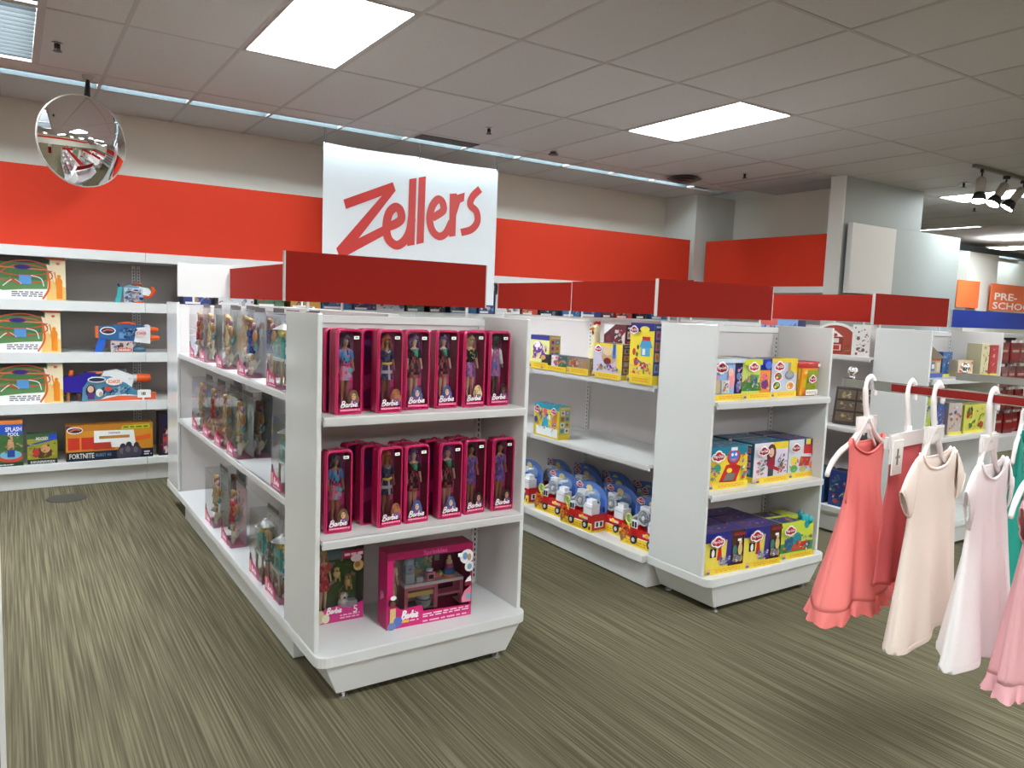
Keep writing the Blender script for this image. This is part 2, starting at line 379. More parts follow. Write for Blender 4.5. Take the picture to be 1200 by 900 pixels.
def troffer(x, y, w, d, kind, label, group=None):
    t = empty('ceiling_light', (x, y, CEIL)); tag(t, label, 'ceiling light', group)
    f = MB([TBAR]); q = .018; ft = .006 if kind == 'louvre' else .03
    f.box(-w / 2, -d / 2, -.002, w / 2, -d / 2 + q, ft); f.box(-w / 2, d / 2 - q, -.002, w / 2, d / 2, ft)
    f.box(-w / 2, -d / 2 + q, -.002, -w / 2 + q, d / 2 - q, ft); f.box(w / 2 - q, -d / 2 + q, -.002, w / 2, d / 2 - q, ft)
    f.build('frame', t)
    if kind == 'louvre':     # recessed tubes behind dark blades running across
        MB([MATS['tube']]).box(-w / 2 + q, -d / 2 + q, .10, w / 2 - q, d / 2 - q, .11).build('tube_panel', t)
        b = MB([BLADE]); b.box(-w / 2, -d / 2, .03, -w / 2 + .01, d / 2, .12); b.box(w / 2 - .01, -d / 2, .03, w / 2, d / 2, .12); b.box(-w / 2, -d / 2, .03, w / 2, -d / 2 + .01, .12); b.box(-w / 2, d / 2 - .01, .03, w / 2, d / 2, .12); b.build('housing', t)
        n = 14
        for i in range(1, n): 
            y = -d / 2 + q + (d - 2 * q) * i / n; MB([BLADE]).box(-w / 2 + q, y - .002, .002, w / 2 - q, y + .002, .05).build('louvre_blade', t)
        return t
    MB([MATS[kind]]).box(-w / 2 + q, -d / 2 + q, .004, w / 2 - q, d / 2 - q, .012).build('diffuser', t)
    return t
LAB = {(1.5, 4.3): 'bright white troffer light above the doll endcap, nearest and largest', (4.6, 4.3): 'bright white troffer light in mid ceiling right of the hanging banner',
       }
for (i, j), k in LIGHTS.items():
    lb = [v for (x, y), v in LAB.items() if cell(x, y) == (i, j)]
    gq = None if lb else 'ceiling lights over the rest of the store'
    if (i, j) == cell(9.9, 4.3): lb = ['bright far ceiling light just behind the track spotlights']; gq = None
    troffer((GX[i] + GX[i + 1]) / 2, (GY[j] + GY[j + 1]) / 2, .598, 1.206, k, lb[0] if lb else 'white troffer ceiling light over another part of the store', gq)
troffer(-.12, 4.345, .596, 1.206, 'louvre', 'louvred dim ceiling light at the upper left corner, nearer of two')
troffer(-.12, 5.575, .596, 1.206, 'louvre', 'louvred dim ceiling light at the upper left, next to the round mirror')
for x, y, lb in ((12.15, 6.4, 'distant ceiling light beside the grey partition'), (16.2, 6.9, 'farthest ceiling light above the orange department sign'), (9.2, 5.0, None), (13.2, -.6, None), (18.6, -1.5, None),
              (-3.2, 3.9, None), (-3.2, .4, None), (1.5, -3.2, None), (4.6, -3.2, None), (-1.6, -3.2, None), (7.7, -3.2, None), (11, -2, None), (11, 1, None), (15, -2, None), (19.6, 4.5, None), (-5, -3, None)):
    if lb is None and (x, y) == (9.2, 5.0): continue
    troffer(x, y, .6 if lb is None else .7, 1.2 if lb is None else 1.0, 'lamp', lb or 'white troffer ceiling light over another part of the store', None if lb else 'ceiling lights over the rest of the store')
def strip(x0, y0, x1, y1, label, kind='strip', z=CEIL):
    t = empty('strip_light', ((x0 + x1) / 2, (y0 + y1) / 2, z)); tag(t, label, 'strip light', 'strip lights along the wall')
    a, b = (x1 - x0) / 2 - .004, (y1 - y0) / 2 - .002; alongx = x1 - x0 > y1 - y0
    f = MB([BAFF]); f.box(-a, -b, .11, a, b, .12)
    if alongx: f.box(-a, -b, .0, a, -b + .006, .11); f.box(-a, b - .006, .0, a, b, .11)
    else: f.box(-a, -b, .0, -a + .006, b, .11); f.box(a - .006, -b, .0, a, b, .11)
    f.build('reflector', t)
    if alongx: MB([MATS[kind]]).box(-a + .02, -b + .012, .062, a - .02, -b + .036, .086).build('fluorescent_tube', t)
    else: MB([MATS[kind]]).box(-a + .012, -b + .02, .062, -a + .036, b - .02, .086).build('fluorescent_tube', t)
xs = [0.59 - 1.2434 * 3 + 1.2434 * k for k in range(9)]
nm = ['beyond the left frame edge', 'beyond the left frame edge', 'above the round mirror, leftmost in view', 'between the mirror and banner', 'above the left half of the white banner', 'right of the banner top corner', 'in mid ceiling beyond the banner', 'ending at the corner column']
for k in range(8):
    strip(xs[k], STRIP_Y0 + .012, xs[k + 1], STRIP_Y1 - .012, 'long cool white strip light ' + nm[k])
strip(6.83, 5.0, 7.02, 6.28, 'cool white strip light running off at right angles by the corner column')
strip(15.0, 8.0, 19.5, 8.25, 'faint far strip light along the far wall top')
def sprinkler(x, y, label):
    t = MB([BLACKM, STEEL]); t.cyl((0, 0, -.008), .034, .028, .008, 16, mi=1); t.cyl((0, 0, -.035), .011, .013, .03, 10)
    t.cyl((0, 0, -.05), .004, .005, .02, 8); t.cyl((0, 0, -.052), .026, .026, .003, 12)
    t.box(-.016, -.003, -.05, -.011, .003, -.008); t.box(.011, -.003, -.05, .016, .003, -.008)
    tag(t.build('sprinkler_head', None, (x, y, CEIL)), label, 'sprinkler')
sprinkler(.28, 5.58, 'small dark sprinkler head on the ceiling left of the round mirror')
sprinkler(3.42, 5.64, 'small dark sprinkler head on the ceiling above the banner')
sprinkler(6.52, 5.51, 'small dark sprinkler head near the corner column')
sprinkler(8.52, 4.26, 'small dark sprinkler head left of the track spotlights')
sprinkler(10.38, 5.03, 'small dark sprinkler head below the bright far ceiling light')
t = MB([VENT]); t.box(-.30, -.085, -.004, .30, .085, .002)
for i in range(6): t.box(-.29, -.078 + i * .027, -.010, .29, -.068 + i * .027, -.003)
tag(t.build('ceiling_vent', None, (3.40, 6.345, CEIL)), 'dark grey slotted air vent in the ceiling over the banner', 'vent')
t = MB([VENT]); 
for r, z in ((.19, 0), (.14, -.02), (.085, -.04)): t.cyl((0, 0, z - .02), r, r * .72, .02, 24)
tag(t.build('air_diffuser', None, (6.26, 6.13, CEIL)), 'round dark air diffuser in the ceiling before the corner column', 'vent')
t = MB([VENT]); t.cyl((0, 0, -.02), .03, .03, .02, 12); t.cyl((0, 0, -.03), .05, .045, .01, 12)
tag(t.build('smoke_detector', None, (4.40, 6.05, CEIL)), 'small dark round detector on the ceiling right of the banner', 'detector')
# track lights
tr = empty('track_light_rail', (8.4, 3.72, CEIL)); tag(tr, 'grey ceiling track rail carrying the spotlights at upper right', 'track rail')
MB([mat('track_grey', (120, 116, 108), .5)]).box(-.8, -.018, -.03, 1.6, .018, 0).build('rail', tr)
SPB = mat('spot_body', (168, 158, 150), .4, noise=.02)
def spot(x, tilt, az, label):
    t = empty('track_spotlight', (x, 3.72, CEIL - .03), az); tag(t, label, 'spotlight', 'track spotlights')
    m = MB([BLACKM]); m.box(-.03, -.012, -.03, .03, .012, 0); m.tube([(0, 0, -.03), (0, 0, -.075)], .008, 8); m.build('mount', t)
    h = MB([SPB]); c, s_ = math.cos(tilt), math.sin(tilt)
    def P(d): return (d * s_, 0, -.075 - d * c)
    h.tube([P(0), P(.02), P(.10), P(.16)], [.028, .044, .042, .040], 14); h.build('lamp_body', t)
    h = MB([BLACKM]); h.tube([P(.155), P(.165), P(.235)], [.043, .05, .072], 16); h.build('shade', t)
    h = MB([MATS['spot']]); h.tube([P(.2352), P(.2362)], [.062, .062], 14); h.build('lens', t)
spot(7.76, -.25, .3, 'leftmost beige track spotlight with black shade')
spot(8.25, .55, 2.6, 'middle beige track spotlight tilted over a bright lens')
spot(8.62, .6, 2.2, 'rightmost track spotlight at the frame edge')

# ------------------------------------------------------------------ convex mirror
t = empty('security_mirror', (.455, 6.2, 2.585)); tag(t, 'round convex security mirror hung from the ceiling at upper left', 'mirror')
Rm, Rc, N = .305, .52, 14
rings = []
for j in range(N + 1):
    a = math.asin(Rm / Rc) * j / N
    rings.append([(Rc * math.sin(a) * math.cos(2 * PI * i / 48), -(Rc * math.cos(a) - Rc * math.cos(math.asin(Rm / Rc))), Rc * math.sin(a) * math.sin(2 * PI * i / 48)) for i in range(48)])
rot = Matrix.Rotation(math.radians(24), 4, 'Z') @ Matrix.Rotation(math.radians(4), 4, 'X')
def tilt_build(mb, nme):
    mb.v = [tuple(rot @ Vector(p)) for p in mb.v]; return mb.build(nme, t)
m = MB([MIRR]); m.loft(rings[1:], (230, 230, 230), 0, False); m.face([rings[1][i] for i in range(48)], mi=0, smooth=True); tilt_build(m, 'convex_glass')
m = MB([mat('mirror_rim', (190, 182, 178), .4)])
m.tube([(Rm * math.cos(2 * PI * i / 48), 0.004, Rm * math.sin(2 * PI * i / 48)) for i in range(49)], .007, 6, caps=False); tilt_build(m, 'rim')
m = MB([mat('mirror_back', (150, 146, 142), .6)]); m.cyl((0, .005, 0), Rm - .004, .12, .05, 32, 'y'); tilt_build(m, 'back_shell')
m = MB([BLACKM]); m.tube([(.03, .03, .285), (.035, .05, .36), (.04, .06, CEIL - 2.585 - .02)], [.022, .018, .012], 10); m.build('hanging_arm', t)
m = MB([TBAR]); m.cyl((.04, .06, CEIL - 2.585 - .03), .03, .04, .03, 12); m.build('ceiling_bracket', t)

# ------------------------------------------------------------------ store fixtures
def upright(name, x, y, z0, z1, parent, face='y', w=.03):
    m = MB([SHELF, SLOT])
    if face == 'y':
        m.box(x - w / 2, y - .012, z0, x + w / 2, y, z1)
        z = z0 + .03
        while z < z1 - .03:
            m.face([(x - .004, y - .0126, z), (x + .004, y - .0126, z), (x + .004, y - .0126, z + .014), (x - .004, y - .0126, z + .014)], mi=1); z += .0254
    else:
        s = face
        m.box(min(x, x + s * .012), y - w / 2, z0, max(x, x + s * .012), y + w / 2, z1); xx = x + s * .0126
        z = z0 + .03
        while z < z1 - .03:
            m.face([(xx, y - .004, z), (xx, y + .004, z), (xx, y + .004, z + .014), (xx, y - .004, z + .014)], mi=1); z += .0254
    m.build(name, parent)
def shelf_mb(w, d, th=.034):
    """shelf with a folded front lip and price channel; origin centre back, extends to -Y"""
    m = MB([SHELF, mat('shelf_channel', (206, 202, 202), .35)])
    m.box(-w / 2, -d, -.018, w / 2, 0, 0); m.box(-w / 2, -d - .006, -th, w / 2, -d + .004, 0)
    m.box(-w / 2 + .002, -d - .009, -th + .006, w / 2 - .002, -d - .006, -.006, mi=1)
    return m
def rrect(x0, y0, x1, y1, r, n=5, back=True):
    pts = []
    for cx, cy, a0 in ((x0 + r, y0 + r, PI), (x1 - r, y0 + r, 1.5 * PI)):
        pts += [(cx + r * math.cos(a0 + k / n * PI / 2), cy + r * math.sin(a0 + k / n * PI / 2)) for k in range(n + 1)]
    return pts + [(x1, y1), (x0, y1)]
def endcap(x0, x1, yf, yb, shelves, label, top=1.495):
    w = x1 - x0; t = empty('endcap_shelving', ((x0 + x1) / 2, yb, 0)); tag(t, label, 'shelving', 'endcap shelving units'); h = w / 2; d = yb - yf
    for s in (-1, 1):
        m = MB([LAM]); m.box(min(s * h, s * (h - .02)), -d, .2, max(s * h, s * (h - .02)), 0, top); m.build('side_panel', t, bevel=.004)
    MB([mat('white_back_panel', (214, 207, 206), .4, noise=.01)]).box(-h + .021, -.02, .2, h - .021, -.004, top - .02).build('back_panel', t)
    m = MB([SHELF]); m.box(-h + .021, -.028, top - .045, h - .021, -.0205, top - .012); m.build('top_rail', t, bevel=.002)
    for s in (-1, 1): upright('slotted_upright', s * (h - .04), -.0205, .21, top - .05, t)
    for z, so in shelves: 
        o = shelf_mb(w - .044, d - so).build('shelf', t, (0, -.034, z)); 
    dk = MB([SHELF]); P = rrect(-h - .005, -d - .055, h + .005, .0, .05)
    dk.loft([[(x, y, .157) for x, y in P], [(x, y, .196) for x, y in P], [(x * .996, y * .996, .2) for x, y in P]], (220, 220, 220), smooth=False); dk.build('base_deck', t)
    k = MB([SHELF]); k.loft([[(-h + .085, -d - .02, .03), (h - .085, -d - .02, .03), (h - .085, -.02, .03), (-h + .085, -.02, .03)], [(-h + .03, -d - .045, .157), (h - .03, -d - .045, .157), (h - .03, -.01, .157), (-h + .03, -.01, .157)]], (220, 220, 220), smooth=False)
    k.build('base_kick', t)
    for sx in (-1, 1):
        for y in (-d, -.05):
            f = MB([STEEL]); f.cyl((sx * (h - .12), y, 0), .02, .018, .008, 12); f.cyl((sx * (h - .12), y, .008), .007, .007, .03, 8); f.build('levelling_foot', t)
    return t
def gondola(xc, y0, y1, half, shelves, label, top=1.495, bays=2, sides=(-1, 1)):
    L = y1 - y0; t = empty('gondola_shelving', (xc, (y0 + y1) / 2, 0)); tag(t, label, 'shelving', 'two sided gondola runs')
    bp = mat('white_back_panel', (214, 207, 206), .4, noise=.01)
    for b in range(bays):
        a, c = -L / 2 + L / bays * b, -L / 2 + L / bays * (b + 1)
        MB([bp]).box(-.02, a + .003, .2, .02, c - .003, top - .03).build('back_panel', t)
        for s in sides:
            for z in shelves:
                o = shelf_mb(L / bays - .006, half - .03 - .02).build('shelf', t, (s * .028, (a + c) / 2, z), s * PI / 2 if s > 0 else -PI / 2)
            dk = MB([SHELF]); dk.box(min(s * .02, s * half), a + .001, .157, max(s * .02, s * half), c - .001, .2); dk.build('base_deck', t, bevel=.004)
    for b in range(bays + 1):
        y = -L / 2 + L / bays * b; y = min(max(y, -L / 2 + .018), L / 2 - .018)
        for s in sides: upright('slotted_upright', s * .02, y, .21, top - .03, t, s)
    m = MB([SHELF]); m.box(-.026, -L / 2, top - .03, .026, L / 2, top); m.build('top_rail', t, bevel=.003)
    m = MB([SHELF]); m.box(-half + .05, -L / 2 + .004, .01, half - .05, L / 2 - .004, .157); m.build('base_kick', t)
    return t
def sign(x, y, z0, z1, w, rz, label, posts=True, back=None, m=RED, base=1.495):
    t = empty('sign_board', (x, y, base), rz); tag(t, label, 'sign')
    b = MB([m, WBOARD]); P = [(-w / 2, -.01, z0 - base), (w / 2, z1)]
    b.box(-w / 2, -.009, z0 - base, w / 2, .003 if back else .009, z1 - base)
    if back: b.box(-w / 2, .003, z0 - base, w / 2, .009, z1 - base, mi=1)
    b.build('panel', t)
    for s in (-1, 1):
        e = MB([WBOARD]); e.box(min(s * w / 2, s * (w / 2 + .006)), -.0095, z0 - base, max(s * w / 2, s * (w / 2 + .006)), .0095, z1 - base); e.build('edge_trim', t)
    for s in (-1, 1):
        p = MB([SHELF]); p.box(s * w * .4 - .006, -.004, 0, s * w * .4 + .006, .004, z0 - base + .001); p.build('post', t)
    return t
E1 = endcap(.935, 1.885, 2.70, 3.08, ((1.112, .02), (.642, .02)), 'white endcap shelving holding pink boxed dolls, nearest and centre')
E2 = endcap(2.93, 3.905, 2.585, 2.975, ((1.105, .02), (.63, .02)), 'white endcap shelving holding yellow clay toy boxes, right of centre')
E3 = endcap(4.965, 5.945, 2.59, 2.975, ((1.18, .02), (.785, .02)), 'white endcap shelving behind the hanging dresses with assorted toys')
E1b = endcap(.935, 1.885, 5.49, 5.88, ((1.112, .02), (.642, .02)), 'white endcap at the far end of the doll gondola')
E1b.rotation_euler = (0, 0, PI); E1b.location = (1.41, 5.505, 0)
G1 = gondola(1.41, 3.085, 5.5, .48, (1.155, .71), 'white two sided gondola with clear boxed dolls behind the doll endcap')
G2 = gondola(3.41, 2.98, 5.25, .52, (1.15, .71), 'white two sided gondola with clay sets and fire truck toys')
G3 = gondola(5.45, 2.98, 5.25, .53, (1.295, .785), 'white two sided gondola with barn playset, behind the clay toy endcap')
sign(1.41, 3.1, 1.535, 1.737, .95, 0, 'dark red header sign above the pink boxed doll endcap')
sign(1.28, 4.3, 1.535, 1.737, 2.34, -PI / 2, 'red side sign running back along the doll gondola')
sign(1.41, 5.49, 1.535, 1.757, .93, PI, 'header sign with white back at the far end of the doll gondola', back=True)
sign(3.41, 3.02, 1.525, 1.728, .96, 0, 'dark red header sign above the yellow clay toy endcap')
sign(3.25, 3.61, 1.535, 1.737, 1.12, -PI / 2, 'nearer red side sign over the clay toy gondola')
sign(3.33, 4.72, 1.535, 1.737, 1.06, -PI / 2, 'farther red side sign over the clay toy gondola, left of the seam')
sign(5.48, 3.02, 1.52, 1.735, .985, 0, 'dark red header sign above the endcap behind the dresses')
sign(5.32, 4.15, 1.535, 1.737, 2.16, -PI / 2, 'brighter red side sign over the barn playset gondola')
sign(10.2, 4.55, 1.51, 1.715, 2.2, 0, 'bright blue header sign at the right frame edge', m=BLUE, base=1.45)
# gondola under the blue sign with red packages
t = empty('gondola_shelving', (10.2, 4.75, 0)); tag(t, 'far gondola under the blue sign hung with red packages', 'shelving')
MB([SHELF]).box(-1.1, -.1, 1.4, 1.1, .3, 1.45).build('top_rail', t); MB([mat('dark_pegboard', (86, 80, 78), .7)]).box(-1.1, .05, .2, 1.1, .09, 1.4).build('back_panel', t)
MB([SHELF]).box(-1.1, -.4, 0, 1.1, .5, .18).build('base_deck', t)
for s in (-1, 0, 1): MB([STEEL]).box(s * 1.05 - .02, .0, .18, s * 1.05 + .02, .05, 1.4).build('slotted_upright', t)
rp = MB([VINYL]); rp.box(-.11, -.03, 0, .11, .03, .26, (120, 18, 26)); rp.box(-.09, -.034, .04, .09, -.03, .2, (146, 28, 34)); rp.box(-.02, -.02, .26, .02, .02, .29, (220, 214, 210)); rp.face([(-.07, -.0345, .14), (.07, -.0345, .14), (.07, -.0345, .17), (-.07, -.0345, .17)], (190, 150, 140))
rpm = rp.mesh('red_package')
k = 0
for i in range(9):
    for j in range(4):
        o = bpy.data.objects.new('red_package', rpm); C.objects.link(o); o.location = (9.25 + i * .235 + random.uniform(-.01, .01), 4.55 + random.uniform(-.03, .02), 1.08 - j * .3); o.rotation_euler = (0, 0, random.uniform(-.1, .1))
        tag(o, 'dark red hanging package, %s from left in the %s row under the blue sign' % ('first second third fourth fifth sixth seventh eighth ninth'.split()[i], ['top', 'second', 'third', 'bottom'][j]), 'package', 'red packages under the blue sign')
# wall shelving bays
EDGE = [.92 + 1.22 * k for k in range(-2, 6)]
BL = ['white wall shelving bay at the left frame edge with the hoop game boxes', 'white wall shelving bay holding the large water blasters and hero box', 'white wall shelving bay behind the far end of the doll gondola',
      'white wall shelving bay below the banner, hidden behind the doll gondola', 'white wall shelving bay below the banner right side, behind the gondolas', 'white wall shelving bay beyond the clay toy gondola', 'white wall shelving bay next to the corner column']
for k in range(7):
    x0, x1 = EDGE[k], EDGE[k + 1]; w = x1 - x0 - .003
    if k == 6: x1 = min(x1, 7.15)
    t = empty('wall_shelving', ((x0 + x1) / 2, 7.37, 0)); tag(t, BL[k], 'shelving', 'wall shelving bays')
    MB([GREYB]).box(-w / 2, -.02, .1, w / 2, 0, 1.87).build('back_panel', t)
    for z in (1.468, 1.066, .672):
        m = MB([SHELF]); m.box(-w / 2, -.55, -.03, w / 2, -.022, 0); m.box(-w / 2, -.556, -.078, w / 2, -.545, 0); m.build('shelf', t, (0, 0, z))
    m = MB([SHELF]); m.box(-w / 2, -.57, .14, w / 2, -.022, .2); m.build('base_deck', t, bevel=.004)
    MB([SHELF]).box(-w / 2, -.50, .0, w / 2, -.03, .14).build('base_kick', t)
    MB([SHELF]).box(-w / 2, -.605, 1.795, w / 2, -.022, 1.87).build('canopy', t)
    for s in (-1, 1): upright('slotted_upright', s * (w / 2 - .017), -.0205, .21, 1.78, t, w=.028)
t = empty('wall_shelving', (7.93, 5.9, 0), -PI / 2); tag(t, 'white wall shelving along the right wall under the red panel, mostly hidden', 'shelving')
MB([GREYB]).box(-.9, -.02, .1, .9, 0, 1.87).build('back_panel', t); MB([SHELF]).box(-.9, -.555, 1.83, .9, -.022, 1.9).build('canopy', t)
for z in (1.45, 1.05, .65, .2): MB([SHELF]).box(-.9, -.5, z - .05, .9, -.022, z).build('shelf', t)
MB([SHELF]).box(-.9, -.48, 0, .9, -.03, .15).build('base_kick', t)
# sliver of a panel at the left frame edge
t = empty('fixture_end_panel', (-.26, 1.2, 0)); tag(t, 'white edged end panel with red lower half at the left frame edge', 'fixture panel')
MB([LAM]).box(-.2, -.012, 1.09, .234, .012, 1.5).build('upper_panel', t); MB([RED]).box(-.2, -.012, .05, .234, .012, 1.088).build('lower_panel', t)
MB([SHELF]).box(.2345, -.016, 0, .241, .016, 1.5).build('edge_trim', t)
MB([SHELF]).box(-.2, -.1, 0, .2, .1, .048).build('foot_plate', t)
#@@BANNER
# ------------------------------------------------------------------ hanging banner
bn = empty('hanging_banner', (3.2, 6.62, 2.925)); tag(bn, 'white hanging banner with large red store lettering before the back wall', 'banner')
def wav(x, z): return .006 * math.sin(3.1 * x + .6) * (.4 + .6 * (z + 1.45) / 1.45) + .010 * math.exp(z * 14) * math.sin(7 * x) + .0012 * math.sin(5 * z + 2 * x)
m = MB([BANNER]); NX, NZ = 48, 24; V = []; F = []
X0, X1, ZB = -.875, .935, -1.365
for s in (0, 1):
    for j in range(NZ + 1):
        for i in range(NX + 1):
            x = X0 + (X1 - X0) * i / NX; z = ZB * (1 - j / NZ); z += -.012 * (1 - (2 * ((i / NX * 2) % 1) - 1) ** 2) * (j / NZ)
            V.append((x, wav(x, z) + s * .002, z))
n1 = (NX + 1) * (NZ + 1)
for j in range(NZ):
    for i in range(NX):
        a = j * (NX + 1) + i; F.append((a, a + 1, a + NX + 2, a + NX + 1)); F.append((a + n1, a + n1 + NX + 1, a + n1 + NX + 2, a + n1 + 1))
m.raw(V, F, (230, 230, 230), 0, True); m.build('banner_sheet', bn)
def ban(mb, pts):   # pts are metres from (3.2, z=0)
    mb.face([(x, wav(x, z - 2.925) - .006, z - 2.925) for x, z in pts], (206, 48, 44))
def ribbon(mb, pts, w):
    P = smooth_path(pts, 7); L = []; R_ = []
    for i, p in enumerate(P):
        q0 = P[max(i - 1, 0)]; q1 = P[min(i + 1, len(P) - 1)]; dx, dz = q1[0] - q0[0], q1[1] - q0[1]; l = math.hypot(dx, dz)
        ww = w / 2; L.append((p[0] - dz / l * ww, p[1] + dx / l * ww)); R_.append((p[0] + dz / l * ww, p[1] - dx / l * ww))
    for i in range(len(P) - 1): ban(mb, [L[i], R_[i], R_[i + 1], L[i + 1]])
m = MB([BANPRINT])
ban(m, [(-.688, 2.449), (-.212, 2.659), (-.182, 2.585), (-.32, 2.523), (-.663, 2.369)])
ban(m, [(-.32, 2.523), (-.182, 2.585), (-.537, 2.12), (-.712, 1.926), (-.748, 2.014)])
ban(m, [(-.537, 2.12), (-.262, 2.272), (-.249, 2.19), (-.632, 1.966), (-.712, 1.926)])
m.build('letter', bn)
for nme, w, pts in (('letter', .082, [(-.245, 2.251), (-.168, 2.286), (-.117, 2.335), (-.131, 2.412), (-.181, 2.434), (-.243, 2.373), (-.267, 2.246), (-.243, 2.138), (-.164, 2.086), (-.086, 2.127), (-.03, 2.219), (-.008, 2.348)]),
                  ('letter', .074, [(.208, 2.374), (.277, 2.416), (.328, 2.461), (.314, 2.533), (.264, 2.555), (.205, 2.481), (.181, 2.366), (.212, 2.256), (.287, 2.205), (.361, 2.244), (.42, 2.356)]),
                  ('letter', .072, [(.731, 2.706), (.648, 2.623), (.625, 2.541), (.696, 2.482), (.71, 2.383), (.644, 2.302), (.529, 2.263)])):
    m = MB([BANPRINT]); ribbon(m, pts, w); m.build(nme, bn)
for P in ([(-.044, 2.707), (.032, 2.728), (.027, 2.104), (-.049, 2.087)], [(.055, 2.735), (.13, 2.756), (.124, 2.132), (.048, 2.11)]):
    m = MB([BANPRINT]); ban(m, P); m.build('letter', bn)
m = MB([BANPRINT]); ban(m, [(.392, 2.623), (.471, 2.635), (.468, 2.223), (.396, 2.209)]); ban(m, [(.459, 2.57), (.470, 2.62), (.559, 2.653), (.552, 2.57), (.511, 2.549), (.468, 2.42)]); m.build('letter', bn)
for x in (X0 + .015, .06, X1 - .015):
    m = MB([BLACKM]); m.tube([(x, 0, -.02), (x + .004, -.008, .02), (x, 0, .05), (x, 0, CEIL - 2.925)], .004, 6); m.build('hook', bn)

# ------------------------------------------------------------------ dolls
def skin_mesh(name, V, Eg, Rd, sub=1):
    me = bpy.data.meshes.new(name); me.from_pydata(V, Eg, []); o = bpy.data.objects.new(name, me); C.objects.link(o)
    sk = o.modifiers.new('skin', 'SKIN'); sk.use_smooth_shade = True
    for i, r in enumerate(Rd):
        me.skin_vertices[0].data[i].radius = r if isinstance(r, tuple) else (r, r); me.skin_vertices[0].data[i].use_root = (i == 0)
    if sub: sb = o.modifiers.new('sub', 'SUBSURF'); sb.levels = sub; sb.render_levels = sub
    dg = bpy.context.evaluated_depsgraph_get(); out = bpy.data.meshes.new_from_object(o.evaluated_get(dg)); out.name = name
    bpy.data.objects.remove(o); bpy.data.meshes.remove(me); return out
dv = [(0, 0, .145), (0, 0, .172), (0, -.002, .198), (0, 0, .214), (0, 0, .226), (0, -.003, .243), (0, -.002, .257)]; dr = [(.0185, .013), (.012, .010), (.0165, .012), (.012, .008), .0052, (.0115, .0125), .0105]
de = [(0, 1), (1, 2), (2, 3), (3, 4), (4, 5), (5, 6)]
for s in (-1, 1):
    b = len(dv); dv += [(s * .021, 0, .211), (s * .029, .001, .178), (s * .031, -.008, .148), (s * .031, -.012, .133)]; dr += [.0072, .0055, .0042, .004]; de += [(3, b), (b, b + 1), (b + 1, b + 2), (b + 2, b + 3)]
    b = len(dv); dv += [(s * .010, 0, .128), (s * .0105, 0, .078), (s * .0105, .002, .024), (s * .0105, -.012, .008)]; dr += [.0118, .0085, .005, .0045]; de += [(0, b), (b, b + 1), (b + 1, b + 2), (b + 2, b + 3)]
BODY = skin_mesh('doll_body', dv, de, dr, 1)
SK = {k: mat('doll_skin_' + k, c, .4, noise=.01) for k, c in (('light', (226, 176, 146)), ('tan', (186, 126, 92)), ('brown', (140, 88, 62)), ('dark', (84, 54, 42)))}
for m_ in list(BODY.materials): pass
BODY.materials.clear(); BODY.materials.append(SK['light'])
def hair_mesh(style, col):
    m = MB([HAIR]); dk = tuple(int(c * .8) for c in col)
    if style == 'afro':
        rnd = random.Random(3)
        m.sph((0, .005, .256), (.033, .024, .029), 14, 9, col)
        for i in range(34):
            a, b = rnd.uniform(0, 2 * PI), rnd.uniform(-.9, 1.4); m.sph((.03 * math.cos(a) * math.cos(b), .008 + .018 * abs(math.sin(a)), .254 + .027 * math.sin(b)), .009, 6, 4, dk)
        return m
    # cap over the crown and back, open for the face
    rings = []
    for j in range(7):
        a = PI / 2 * j / 6; z = .254 + .0165 * math.sin(a); r = .0152 * math.cos(a) + .0006
        rings.append([(r * math.cos(t), -.0005 + r * 1.1 * math.sin(t), z + (.004 if math.sin(t) < -.5 else 0)) for t in [2 * PI * i / 14 for i in range(14)]])
    m.loft(rings, col, caps=False)
    ln = {'long': .085, 'bob': .035, 'curly': .06}[style]
    for i in range(11):
        t = PI * (i / 10) * 1.18 - PI * .09; x, y = .0145 * math.cos(t), .001 + .0145 * math.sin(t)
        wv = .004 if style != 'curly' else .007
        path = [(x, y, .256), (x * 1.12, y * 1.05 + .001, .243), (x * 1.3 + wv * math.sin(i), y + .002, .256 - ln * .45), (x * 1.35 - wv * math.sin(i * 2), y + .001, .256 - ln * .8), (x * 1.2, y, .256 - ln)]
        m.tube(smooth_path(path, 2), [.0048] * 8 + [.002], 6, col if i % 2 else dk)
    m.tube([(-.010, -.011, .263), (0, -.0135, .2665), (.010, -.011, .262)], .004, 6, col)
    if style == 'bun': pass
    return m
